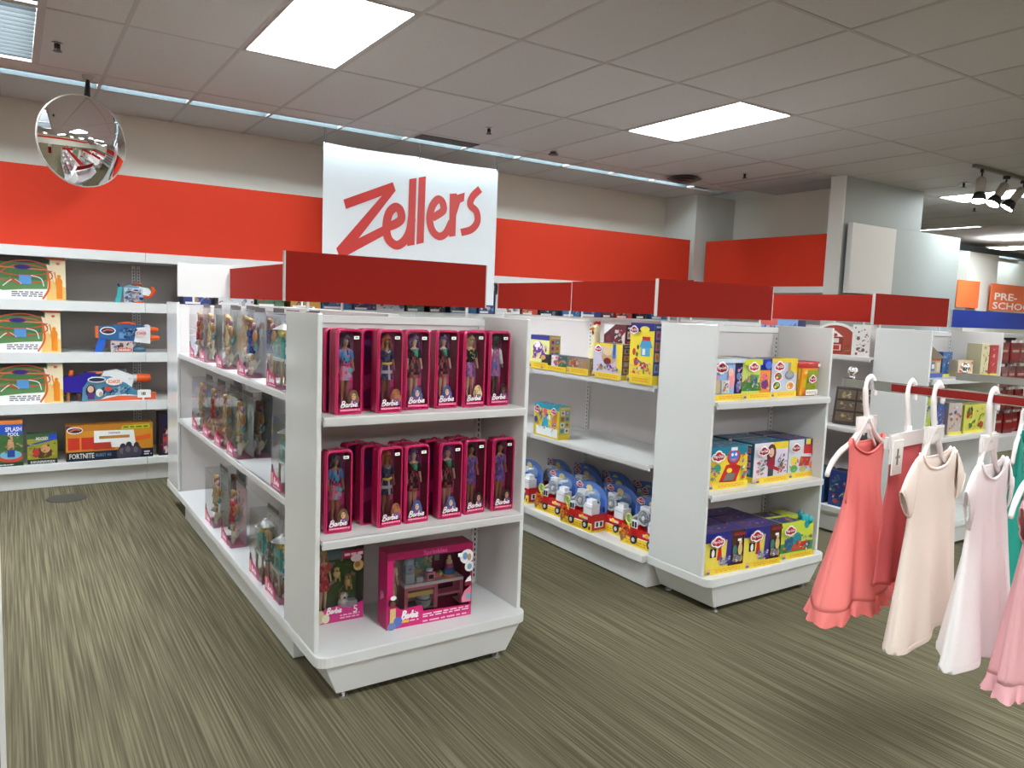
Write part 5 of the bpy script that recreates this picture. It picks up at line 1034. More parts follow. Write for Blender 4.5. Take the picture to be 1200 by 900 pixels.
# ------------------------------------------------------------------ wall shelf toys
def d_hoop(A):
    A.R(0, 0, 1, 1, (96, 140, 86)); A.R(0, .86, .76, 1, (40, 36, 34)); A.P([(0, .5), (.72, .44), (.72, .86), (0, .86)], (70, 120, 70)); A.P([(0, 0), (.7, 0), (.74, .26), (.4, .24), (.1, .2), (0, .24)], (244, 244, 240)); A.lines(.22, .06, .66, .2, 3, (110, 100, 120), 4)
    A.P([(.7, 0), (1, 0), (1, 1), (.78, 1), (.76, .6)], (244, 226, 190)); A.P([(.72, 0), (1, 0), (1, .3), (.74, .5)], (240, 196, 120)); A.P([(.8, .94), (1, .94), (1, 1), (.66, 1)], (226, 110, 70)); A.E(.9, .42, .055, .12, (240, 140, 30)); A.R(.86, .04, .95, .36, (240, 140, 30)); A.E(.9, .56, .03, .045, (240, 140, 30)); A.S([(.84, .66), (.86, .5), (.92, .44)], .02, (240, 140, 30)); A.S([(.86, .3), (.8, .55), (.84, .68)], .006, (206, 160, 130)); A.E(.89, .86, .03, .03, (226, 110, 90))
    for q, c in ((0, (206, 80, 50)), (-.16, (196, 90, 64))): A.S([(.02, .7 + q), (.2, .86 + q * .7), (.5, .9 + q * .6), (.74, .8 + q * .6), (.8, .68 + q), (.6, .58 + q), (.3, .56 + q), (.06, .62 + q), (.02, .7 + q)], .02, c)
    A.S([(.02, .74), (.8, .7)], .022, (226, 120, 80)); A.E(.38, .75, .12, .06, (90, 40, 120)); A.E(.38, .75, .09, .04, (40, 40, 130)); A.R(.33, .36, .5, .56, (90, 150, 214)); A.S([(.1, .3), (.24, .46), (.36, .36)], .015, (236, 236, 230)); A.S([(.5, .56), (.64, .5), (.68, .32)], .015, (226, 236, 236)); A.S([(.2, .5), (.34, .36)], .03, (190, 90, 60)); A.S([(.66, .02), (.76, .3), (.74, .66)], .03, (226, 100, 40)); A.P([(.72, .84), (.8, .8), (.82, .68), (.74, .7)], (250, 220, 206))
me = carton('hoop', .452, .10, .325, ((96, 140, 86), (236, 226, 206), (120, 70, 50)), d_hoop)
for x, z, lb in ((.140, 1.468, 'hoop game box on the top wall shelf at the left frame edge'), (.100, 1.066, 'hoop game box on the second wall shelf at the left frame edge'), (.108, .672, 'hoop game box on the third wall shelf, left of the purple grip blaster')):
    put(me, 'hoop_game_box', (x, 6.905, z), 0, lb, 'toy box', 'hoop game boxes on the wall shelves')
def extr(m, pts, y0, y1, c):
    n = len(pts); m.face([(x, y0, z) for x, z in pts], c); m.face([(x, y1, z) for x, z in reversed(pts)], c)
    for i in range(n):
        a, b = pts[i], pts[(i + 1) % n]; m.face([(a[0], y0, a[1]), (a[0], y1, a[1]), (b[0], y1, b[1]), (b[0], y0, b[1])], c)
def hero_print(m, u0, z0, w, h, y, seed):
    A = Art(m, lambda u, v, k: (u0 + u * w, y - .0004 * k, z0 + v * h), w, h); return A
BLU, ORG, WHT, TQ = (52, 104, 160), (240, 96, 30), (238, 238, 240), (60, 170, 190)
# small blaster (top shelf)
t = empty('water_blaster', (.853, 6.89, 1.468)); tag(t, 'small teal and white water blaster on the top wall shelf', 'toy blaster', 'water blasters on the wall shelves')
m = MB([TOY]); extr(m, [(-.085, .055), (.06, .045), (.085, .085), (.06, .13), (-.04, .145), (-.085, .12)], -.02, .02, (120, 170, 196)); extr(m, [(.02, .075), (.10, .06), (.12, .09), (.10, .125), (.03, .13)], -.022, .022, WHT); m.tube([(.03, 0, .05), (.115, 0, .06), (.145, 0, .1), (.125, 0, .135)], [.014, .018, .02, .012], 10, ORG); m.tube([(-.02, 0, .142), (.02, 0, .155), (.05, 0, .148)], .012, 8, (190, 90, 60)); m.build('body', t)
m = MB([TOY]); extr(m, [(-.148, 0), (-.108, .0), (-.098, .06), (-.085, .12), (-.122, .128), (-.13, .06)], -.014, .014, (64, 176, 184)); m.tube([(-.11, 0, .125), (-.12, 0, .15)], .009, 6, (60, 50, 110)); m.build('grip', t)
m = MB([CARD]); m.box(-.08, -.026, 0, .055, -.023, .12, (196, 214, 226)); A = hero_print(m, -.08, 0, .135, .12, -.026, 1); A.blobs(.02, .02, .98, .98, 34, [(70, 130, 190), (240, 240, 244), (40, 60, 110), (206, 130, 110), (120, 160, 200)], .1, 2); A.E(.62, .85, .2, .1, (240, 240, 246)); A.E(.62, .85, .16, .06, (40, 60, 140)); A.E(.9, .3, .12, .1, (40, 50, 130)); A.P([(.4, 0), (1, 0), (1, .12), (.6, .08)], ORG); m.build('hang_card', t)
# double nozzle blaster
t = empty('water_blaster', (.80, 6.89, 1.066)); tag(t, 'blue water blaster with two orange nozzles on the second wall shelf', 'toy blaster', 'water blasters on the wall shelves')
m = MB([TOY]); extr(m, [(-.23, .205), (-.235, .12), (-.05, .09), (.12, .075), (.12, .215), (-.02, .228)], -.025, .025, BLU); extr(m, [(-.236, .205), (-.238, .12), (-.215, .11), (-.215, .21)], -.026, .026, (226, 110, 50)); extr(m, [(.04, .085), (.16, .07), (.165, .21), (.06, .2)], -.028, .028, WHT); m.sph((.14, 0, .2), (.03, .028, .028), 10, 7, (230, 230, 234)); m.tube([(-.07, 0, .225), (0, 0, .238), (.05, 0, .226)], .014, 8, (226, 90, 40)); m.build('body', t)
for z, l in ((.185, .225), (.118, .235)):
    m = MB([TOY]); m.tube([(.16, 0, z), (.175, 0, z), (.21, 0, z), (l, 0, z)], [.02, .024, .02, .014], 12, ORG); m.build('nozzle', t)
m = MB([TOY]); extr(m, [(-.24, .0), (-.19, .0), (-.16, .09), (-.15, .125), (-.205, .12), (-.235, .05)], -.016, .016, (40, 96, 196)); m.build('grip', t)
m = MB([TOY]); m.tube([(.03, 0, .02), (.09, 0, .02), (.13, 0, .02)], [.022, .032, .02], 10, (60, 100, 120)); m.tube([(.03, 0, .0), (.035, 0, .06), (.06, 0, .09)], .012, 8, WHT); m.build('tank', t)
m = MB([CARD]); m.box(-.13, -.032, 0, .03, -.028, .09, (206, 190, 186)); A = hero_print(m, -.13, 0, .16, .09, -.032, 1); A.blobs(.02, .05, .98, .95, 22, [(120, 80, 70), (236, 226, 222), (60, 60, 90), (210, 90, 70), (90, 130, 180)], .08, 7); A.R(.3, .1, .95, .35, (214, 96, 80)); A.lines(.34, .14, .9, .3, 1, (250, 240, 236), 3)
A = hero_print(m, -.22, .1, .36, .11, -.0285, 2); A.E(.2, .66, .16, .3, (244, 244, 246)); A.E(.2, .66, .135, .22, (36, 40, 70)); A.S([(.1, .62), (.2, .74), (.3, .66)], .03, (220, 110, 80)); A.R(.42, .1, .56, .55, (110, 160, 206)); A.P([(.55, .9), (.8, .8), (.72, .3), (.58, .4)], (34, 44, 80)); A.blobs(.45, .1, .75, .9, 16, [(50, 110, 180), (40, 50, 100), (120, 170, 210)], .05, 3); A.E(.86, .5, .12, .3, (230, 214, 212)); A.T_('SOAKER', .77, .4, .97, .62, (196, 60, 60)); m.build('hang_card', t)
# big blaster with purple grip
t = empty('water_blaster', (.66, 6.90, .672)); tag(t, 'long water blaster with purple stock and orange nozzle on the third wall shelf', 'toy blaster', 'water blasters on the wall shelves')
m = MB([TOY]); extr(m, [(-.325, .08), (-.33, .2), (-.22, .205), (-.17, .235), (-.1, .23), (-.06, .1), (-.16, .06), (-.25, .075)], -.03, .03, (46, 30, 150)); m.tube([(-.27, 0, .2), (-.265, 0, .25)], [.018, .015], 8, (236, 110, 50)); m.tube([(-.22, 0, .075), (-.2, 0, .0)], .02, 8, (90, 60, 50)); m.tube([(-.29, 0, .09), (-.29, 0, .0)], .012, 8, (190, 120, 60)); m.build('stock', t)
m = MB([TOY]); extr(m, [(-.1, .1), (.16, .09), (.18, .2), (.05, .255), (-.04, .24)], -.027, .027, WHT); extr(m, [(-.16, .215), (.0, .225), (.02, .24), (-.15, .235)], -.02, .02, (236, 140, 110)); m.tube([(.07, 0, .25), (.11, 0, .25), (.12, 0, .19), (.115, 0, .15)], .018, 8, (110, 110, 116)); m.build('body', t)
m = MB([TOY]); m.tube([(.14, 0, .178), (.2, 0, .178)], .03, 12, WHT); m.tube([(.2, 0, .178), (.205, 0, .178), (.29, 0, .178), (.305, 0, .178)], [.03, .034, .034, .022], 12, ORG); m.build('nozzle', t)
m = MB([CARD]); extr(m, [(-.2, 0), (.24, 0), (.245, .03), (.19, .08), (.12, .14), (.0, .2), (-.13, .2), (-.19, .11)], -.036, -.031, (90, 150, 180)); A = hero_print(m, -.2, 0, .44, .2, -.036, 1); A.P([(0, 0), (1, 0), (1, .12), (.6, .2), (.3, .06)], (226, 100, 60)); A.P([(.3, .06), (.6, .2), (.95, .18), (.7, .26), (.4, .2)], (244, 240, 240)); A.blobs(.3, .25, .8, .6, 30, [(30, 60, 110), (70, 150, 190), (200, 226, 236), (40, 110, 150)], .05, 5); A.E(.14, .42, .08, .26, (60, 40, 50)); A.E(.14, .5, .05, .14, (226, 176, 150)); A.R(.09, .1, .2, .36, (90, 50, 120)); A.E(.28, .35, .06, .16, (240, 236, 230)); A.E(.3, .3, .03, .1, (200, 170, 150)); A.E(.24, .88, .15, .12, (246, 246, 246)); A.E(.24, .88, .13, .08, (40, 44, 80)); A.E(.52, .8, .14, .16, (246, 226, 220)); A.T_('SOAKER', .42, .72, .62, .86, (206, 64, 56)); A.E(.42, .5, .06, .1, (206, 70, 60)); m.build('hang_card', t)
m = MB([CARD]); m.box(.2, -.05, .02, .30, -.046, .085, (244, 242, 240)); A = hero_print(m, .2, .02, .10, .065, -.05, 1); A.R(.3, .3, .36, .7, (40, 40, 40)); A.R(.42, .3, .52, .7, (40, 40, 40)); A.R(.56, .3, .6, .7, (40, 40, 40)); m.box(.235, -.0495, .0, .25, -.03, .02, (226, 226, 226)); m.box(.22, -.046, .0, .34, -.0, .06, (206, 90, 60)); m.build('price_card', t)
# launcher box
def d_launch(A):
    A.R(0, 0, 1, 1, (214, 142, 44)); A.R(0, .84, 1, 1, (196, 126, 40)); A.P([(.62, .84), (.97, .86), (.96, .97), (.64, .95)], (190, 196, 50)); A.lines(.65, .87, .94, .94, 1, (90, 110, 40), 4); A.R(0, 0, 1, .26, (22, 28, 48)); A.T_('FORTNITE', .035, .07, .31, .215, (236, 232, 226)); A.T_('BURST AR', .33, .1, .51, .19, (110, 140, 180))
    A.R(.02, .32, .32, .66, (206, 56, 40)); A.R(.15, .3, .17, .68, (236, 130, 60)); A.R(.0, .3, .02, .62, (226, 150, 60)); A.P([(.3, .3), (.55, .3), (.52, .5), (.3, .56)], (190, 60, 44)); A.P([(.31, .5), (.31, .84), (.77, .82), (.79, .46), (.78, .34), (.51, .34), (.5, .5)], (242, 240, 238)); A.R(.37, .6, .72, .68, (190, 130, 50)); A.T_('FORTNITE', .48, .73, .61, .78, (60, 60, 66)); A.P([(.79, .5), (.97, .56), (.97, .68), (.79, .62)], (240, 96, 40)); A.E(.1, .87, .09, .1, (240, 238, 236)); A.E(.1, .87, .08, .07, (30, 34, 70)); A.S([(.04, .84), (.1, .9), (.16, .88)], .02, (226, 100, 60)); A.P([(0, .9), (.06, 1), (0, 1)], (40, 40, 90))
    for u, v, q in ((.64, .28, .06), (.71, .32, .06), (.8, .3, .055)): A.E(u, v - .12, q * 1.2, .2, (70, 66, 84)); A.E(u, v + .06, q * .6, .1, (50, 46, 60)); A.E(u - .01, v - .06, q * .5, .09, (110, 100, 110))
    A.lines(.89, .06, .98, .2, 2, (220, 220, 226), 3)
put(carton('launcher', .625, .16, .285, ((214, 142, 44), (170, 100, 40), (196, 126, 40)), d_launch), 'launcher_box', (.655, 6.90, .2), 0, 'long orange and navy toy launcher box on the bottom wall shelf', 'toy box')
def d_pool(A): A.R(0, 0, 1, 1, (70, 110, 60)); A.R(0, .7, 1, 1, (36, 84, 190)); A.R(0, .92, 1, 1, (226, 130, 60)); A.T_('SPLASH', .3, .76, .95, .86, (246, 246, 250)); A.T_('POOL', .4, .66, .85, .74, (246, 246, 250)); A.E(.5, .2, .5, .12, (206, 70, 50)); A.E(.5, .25, .44, .1, (120, 180, 206)); A.E(.5, .42, .14, .2, (206, 150, 110)); A.E(.5, .58, .1, .09, (214, 160, 120)); A.R(.36, .2, .66, .36, (40, 70, 150)); A.R(0, 0, 1, .08, (40, 60, 40)); A.blobs(.02, .3, .98, .66, 16, [(90, 130, 70), (60, 90, 50), (180, 140, 110)], .08, 6); A.lines(.05, .02, .6, .06, 1, (230, 230, 230), 2)
put(carton('pool', .16, .14, .35, ((70, 110, 60), (60, 80, 60), (190, 110, 60)), d_pool), 'pool_toy_box', (-.02, 6.885, .2), 0, 'splash pool box on the bottom wall shelf at the left frame edge', 'toy box')
def d_hockey(A): A.R(0, 0, 1, 1, (150, 150, 50)); A.R(0, .0, 1, .16, (30, 40, 36)); A.P([(0, .6), (1, .8), (1, .86), (0, .66)], (40, 70, 160)); A.R(0, .84, 1, 1, (60, 90, 60)); A.R(.72, .78, .98, .98, (36, 70, 180)); A.T_('HOCKEY', .3, .8, .7, .9, (240, 240, 246)); A.E(.5, .36, .36, .18, (90, 60, 40)); A.E(.6, .5, .16, .14, (214, 150, 110)); A.E(.28, .4, .12, .14, (196, 50, 50)); A.blobs(.05, .18, .95, .7, 16, [(190, 170, 60), (110, 130, 50), (206, 150, 110), (60, 90, 50)], .07, 9); A.lines(.1, .03, .9, .12, 2, (220, 220, 220), 3)
put(carton('hockey', .2, .12, .235, ((150, 150, 50), (60, 60, 50), (60, 90, 60)), d_hockey), 'outdoor_game_box', (.185, 6.885, .2), 0, 'small green outdoor game box beside the splash pool box', 'toy box')
def d_red(A): A.R(0, 0, 1, 1, (40, 30, 40)); A.E(.4, .8, .3, .1, (36, 36, 70)); A.R(.2, .1, .9, .5, (190, 60, 60)); A.P([(.3, .5), (.8, .5), (.6, .72)], (226, 196, 190)); A.blobs(.1, .05, .9, .7, 12, [(226, 210, 206), (170, 40, 50), (60, 60, 90)], .12, 4)
put(carton('redbox', .15, .14, .36, ((40, 30, 40), (50, 30, 36), (30, 26, 36)), d_red), 'toy_box', (1.09, 6.90, .2), 0, 'dark red tall toy box at the right end of the bottom wall shelf', 'toy box')

# boxes on the high wall shelf glimpsed under the header signs
cols = [((60, 70, 130), 'navy'), ((200, 150, 70), 'tan'), ((40, 40, 46), 'black'), ((220, 220, 224), 'white'), ((110, 60, 60), 'maroon'), ((60, 120, 170), 'blue'), ((90, 120, 90), 'green'), ((190, 70, 50), 'red')]
x = 1.22; k = 0
ordn = 'first second third fourth fifth sixth seventh eighth ninth tenth eleventh twelfth thirteenth fourteenth fifteenth sixteenth seventeenth eighteenth nineteenth twentieth'.split()
while x < 6.7 and k < 20:
    w = random.uniform(.18, .32); (c, cn) = cols[(k * 3 + k // 4) % 8]; h = random.uniform(.19, .27)
    def dg(A, c=c, k=k): A.R(0, 0, 1, 1, c); A.blobs(.03, .03, .97, .97, 16, [(230, 226, 220), (40, 40, 70), (206, 160, 80), (190, 60, 50), (90, 140, 190), tuple(int(v * .6) for v in c)], .1, k + 50); A.R(.05, .03, .6, .12, (236, 236, 236))
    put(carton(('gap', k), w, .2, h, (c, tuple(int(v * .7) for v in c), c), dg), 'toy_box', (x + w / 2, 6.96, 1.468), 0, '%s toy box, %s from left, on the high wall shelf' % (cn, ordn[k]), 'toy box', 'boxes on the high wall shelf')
    x += w + random.choice([.015, .03, .03, .06]); k += 1
#@@RIGHT
# ------------------------------------------------------------------ toys on the gondola and endcap behind the dresses
def d_barnside(A): A.R(0, 0, 1, 1, (236, 230, 226)); A.blobs(.1, .1, .9, .9, 10, [(120, 110, 110), (200, 150, 120), (90, 90, 100)], .12, 5)
t = empty('barn_playset', (5.06, 3.34, 1.295), -PI / 2 + .55); tag(t, 'toy barn with white arched roof on the gondola behind the clay endcap', 'toy barn')
m = MB([CARD]); w, d = .27, .16; arc = [(-w / 2, .11), (-w / 2, 0), (w / 2, 0), (w / 2, .11)] + [(w / 2 * math.cos(a), .11 + .10 * math.sin(a)) for a in [PI * k / 10 for k in range(1, 10)]]
extr(m, arc, -d / 2, d / 2, (176, 70, 52)); A = Art(m, lambda u, v, k: (-w / 2 + u * w, -d / 2 - .0004 * k, v * .2), w, .2)
A.R(.3, .1, .7, .62, (150, 40, 40)); A.R(.34, .14, .66, .36, (236, 206, 180)); A.R(.38, .17, .62, .33, (200, 60, 50)); A.R(.4, .42, .6, .58, (236, 226, 216)); A.P([(.3, .64), (.7, .64), (.5, .86)], (240, 236, 230)); A.E(.5, .7, .06, .06, (180, 60, 50)); A.blobs(.03, .05, .28, .5, 12, [(206, 150, 70), (90, 70, 50), (70, 110, 60), (230, 200, 150)], .05, 3); A.blobs(.74, .05, .97, .5, 10, [(206, 150, 70), (90, 70, 50), (190, 60, 50)], .05, 6); m.build('barn_body', t)
m = MB([TOY]); o = [((w / 2 + .012) * math.cos(a), .11 + .118 * math.sin(a)) for a in [PI * k / 12 for k in range(13)]]; i_ = [((w / 2) * math.cos(a), .11 + .101 * math.sin(a)) for a in [PI * k / 12 for k in range(13)]]
for q in range(12): 
    for (p0, p1) in ((o[q], o[q + 1]), (i_[q + 1], i_[q])): m.face([(p0[0], -d / 2 - .012, p0[1]), (p1[0], -d / 2 - .012, p1[1]), (p1[0], d / 2 + .012, p1[1]), (p0[0], d / 2 + .012, p0[1])], (236, 232, 228))
    m.face([(o[q][0], -d / 2 - .012, o[q][1]), (i_[q][0], -d / 2 - .012, i_[q][1]), (i_[q + 1][0], -d / 2 - .012, i_[q + 1][1]), (o[q + 1][0], -d / 2 - .012, o[q + 1][1])], (246, 244, 240))
m.build('arched_roof', t)
put(carton('wht', .12, .16, .22, ((232, 226, 222), (226, 220, 216), (240, 238, 234)), lambda A: (A.R(0, 0, 1, 1, (232, 226, 222)), A.blobs(.08, .05, .92, .95, 16, [(120, 100, 100), (200, 160, 140), (90, 100, 120), (170, 60, 50)], .1, 4))), 'toy_box', (5.04, 3.10, 1.295), -PI / 2 + .3, 'white sketch covered toy box right of the toy barn', 'toy box')
put(carton('trn', .34, .1, .235, ((110, 140, 190), (70, 80, 120), (130, 140, 170)), lambda A: (A.R(0, 0, 1, 1, (120, 150, 200)), A.R(0, .8, .45, 1, (200, 90, 80)), A.blobs(.03, .1, .97, .95, 26, [(206, 80, 60), (60, 70, 120), (226, 210, 200), (90, 130, 190), (60, 50, 60)], .07, 14))), 'toy_box', (5.10, 3.83, 1.295), -PI / 2, 'blue and red toy box left of the toy barn, top just showing', 'toy box')
# brown animal figure box, leaning
t = MB([CARD]); w, d, h = .30, .07, .27; t.box(-w / 2, -d / 2, 0, w / 2, d / 2, h, (74, 58, 48)); A = Art(t, frontT(w, d, h), w, h); A.R(.03, .04, .97, .96, (58, 46, 40))
for r in range(3):
    for c in range(2): A.R(.06 + c * .47, .07 + r * .3, .49 + c * .47, .32 + r * .3, (112, 92, 72)); A.blobs(.1 + c * .47, .1 + r * .3, .46 + c * .47, .29 + r * .3, 6, [(190, 160, 110), (150, 110, 80), (206, 190, 150), (90, 80, 70)], .06, r * 2 + c)
o = t.build('animal_figure_box', None, (5.10, 3.16, .785), -PI / 2 + .25); o.rotation_euler = (-.2, 0, -PI / 2 + .25); tag(o, 'brown compartment box of animal figures leaning back on the gondola shelf', 'toy box')
for k, (y, c) in enumerate(((3.12, (44, 62, 130)), (3.38, (50, 90, 150)), (3.62, (150, 60, 50)), (3.9, (60, 60, 110)))):
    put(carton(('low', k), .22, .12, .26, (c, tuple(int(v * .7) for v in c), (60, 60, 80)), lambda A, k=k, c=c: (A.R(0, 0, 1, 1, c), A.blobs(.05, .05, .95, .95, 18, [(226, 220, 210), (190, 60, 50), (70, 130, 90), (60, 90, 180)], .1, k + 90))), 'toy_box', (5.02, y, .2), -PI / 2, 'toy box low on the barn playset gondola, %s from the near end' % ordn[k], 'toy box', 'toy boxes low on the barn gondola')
# endcap behind the dresses
t = empty('dollhouse_playset', (5.16, 2.72, 1.18), .05); tag(t, 'small tan dollhouse toy with grey roof behind the hanger hooks', 'dollhouse')
m = MB([CARD]); m.box(-.13, -.06, 0, .13, .06, .03, (50, 80, 160)); m.box(-.11, -.05, .03, .11, .05, .13, (196, 160, 120)); A = Art(m, lambda u, v, k: (-.11 + u * .22, -.05 - .0004 * k, .03 + v * .1), .22, .1); A.R(.05, .8, .95, .95, (206, 110, 70)); A.R(.38, .15, .62, .75, (60, 110, 170)); A.R(.42, .3, .58, .6, (240, 236, 226)); A.R(.08, .2, .3, .7, (150, 100, 70)); A.R(.72, .1, .92, .7, (206, 196, 170)); m.build('house_body', t)
m = MB([TOY]); m.loft([[(-.13, -.065, .13), (.13, -.065, .13), (.13, .065, .13), (-.13, .065, .13)], [(-.03, -.006, .21), (.06, -.006, .21), (.06, .006, .21), (-.03, .006, .21)]], (128, 112, 98), smooth=False); m.box(-.06, -.03, .19, -.03, -.0, .235, (150, 120, 100)); m.build('roof', t)
def gen(key, w, d, h, c, x, y, z, rz, label, seed, pal=PASTEL, group=None):
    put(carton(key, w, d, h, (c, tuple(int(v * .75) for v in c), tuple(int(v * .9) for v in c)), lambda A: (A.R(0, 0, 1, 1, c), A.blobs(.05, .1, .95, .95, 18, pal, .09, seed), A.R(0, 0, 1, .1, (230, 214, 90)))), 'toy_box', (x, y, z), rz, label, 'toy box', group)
gen('e3a', .16, .1, .17, (60, 100, 160), 5.44, 2.77, 1.18, .1, 'blue toy box right of the small dollhouse', 61, [(30, 60, 120), (110, 150, 200), (220, 226, 230)])
gen('e3b', .17, .08, .115, (226, 206, 176), 5.56, 2.69, 1.18, -.1, 'cream toy box with red picture, upper shelf behind the rack end', 62, [(200, 60, 50), (226, 140, 60), (240, 236, 226)])
gen('e3c', .11, .10, .235, (226, 214, 176), 5.735, 2.66, 1.18, 0, 'tall cream toy box on the upper shelf behind the rack', 63, [(90, 60, 120), (226, 200, 90), (110, 90, 80)])
gen('e3d', .12, .10, .225, (190, 50, 56), 5.862, 2.66, 1.18, 0, 'tall red toy box beside the cream one behind the rack', 64, [(230, 120, 110), (226, 200, 190), (140, 30, 40)])
gen('e3e', .20, .12, .26, (176, 186, 70), 5.08, 2.72, .785, 0, 'olive toy box on the lower shelf behind the hanger hooks', 65, [(60, 90, 170), (90, 130, 60), (240, 236, 200)])
gen('e3f', .13, .12, .21, (60, 90, 160), 5.26, 2.70, .785, .1, 'blue toy box beside the olive one on the lower shelf', 66, [(226, 226, 230), (230, 130, 70), (30, 50, 110)])
gen('e3g', .15, .08, .22, (190, 176, 170), 5.42, 2.66, .785, -.1, 'grey toy box with small figures, lower shelf behind the rack', 67, [(60, 90, 160), (196, 60, 60), (236, 196, 150), (240, 240, 236)])
gen('e3h', .30, .11, .20, (206, 200, 90), 5.68, 2.67, .785, 0, 'wide yellow toy box with green picture, lower shelf behind the rack', 68, [(90, 150, 60), (60, 120, 60), (240, 220, 70), (206, 60, 50), (30, 40, 40)])

# ------------------------------------------------------------------ clothing rack
RZ = 1.348
rk = empty('clothing_rack', (2.78, .35, 0)); tag(rk, 'chrome clothing rack with two rails and ball ends at right', 'clothing rack')
rk_red = mat('red_rail_reflection', (134, 26, 24), .3, noise=.03)
for x, y1 in ((2.35, 1.507), (3.2, 1.556)):
    m = MB([CHROME]); m.box(x - .0075 - 2.78, -1.1, RZ - .03, x + .0075 - 2.78, y1 - .35, RZ); m.build('rail', rk, bevel=.0015)
    m = MB([CHROME]); m.tube([(x - 2.78, y1 - .38, RZ - .001), (x - 2.78, y1 - .38, RZ + .01)], [.01, .007], 10); m.sph((x - 2.78, y1 - .38, RZ + .024), .0165, 16, 10); m.build('ball_finial', rk)
    m = MB([CHROME]); m.box(x - .0125 - 2.78, -.7, .03, x + .0125 - 2.78, -.675, RZ - .03); m.build('post', rk)
m = MB([rk_red]); m.box(2.35 - .0085 - 2.78, -.5, RZ - .0262, 2.35 - .0074 - 2.78, .985, RZ - .0035); m.build('red_reflection', rk)['label'] = 'painted red reflection along the rail'  # red reflection on the chrome, painted as a thin coloured strip
m = MB([CHROME]); m.box(-.45, -.7, .1, .45, -.675, .125); m.box(-.45, -.9, .0, -.42, -.45, .03); m.box(.41, -.9, .0, .44, -.45, .03); m.build('base_bar', rk)
def hanger_mesh(kind):
    m = MB([HANG])
    hook = smooth_path([(.036, 0, -.052), (.037, 0, -.028), (.026, 0, -.002), (.004, 0, .0112), (-.017, 0, .001), (-.024, 0, -.03), (-.016, 0, -.075), (-.004, 0, -.115), (0, 0, -.14)], 4)
    m.tube(hook, [.0105] * 20 + [.0135] * (len(hook) - 20), 8, flat=(.55, 1))
    for s in (-1, 1):
        if kind == 'wide': m.tube(smooth_path([(0, 0, -.12), (s * .03, 0, -.155), (s * .085, 0, -.20), (s * .15, 0, -.228), (s * .198, 0, -.268), (s * .214, 0, -.30)], 4), [.011] * 6 + [.0105] * 10 + [.0095] * 4 + [.006], 8, flat=(.75, 1))
        if kind == 'slim': m.tube(smooth_path([(0, 0, -.12), (s * .03, 0, -.155), (s * .062, 0, -.212), (s * .09, 0, -.236), (s * .108, 0, -.256)], 4), [.012] * 8 + [.008] * 5 + [.005] * 3 + [.004], 8, flat=(.6, 1))
        if kind != 'clip': m.tube(smooth_path([(s * .02, 0, -.165), (s * .05, 0, -.2), (s * .068, 0, -.222)], 3), .006, 6, flat=(.6, 1))
    if kind == 'clip': m.tube([(0, 0, -.13), (0, 0, -.165)], .012, 8); m.box(-.15, -.005, -.19, .15, .005, -.155)
    else: m.box(-.06, -.004, -.168, .06, .004, -.118); m.box(-.052, -.006, -.162, .052, .006, -.124)
    return m.mesh('hanger')
def hanger(x, y, rz, label, kind='wide'):
    o = bpy.data.objects.new('clothes_hanger', cached(('hanger', kind), lambda: hanger_mesh(kind))); C.objects.link(o); o.location = (x, y, RZ); o.rotation_euler = (0, 0, rz); return tag(o, label, 'hanger', 'white plastic hangers on the rack')
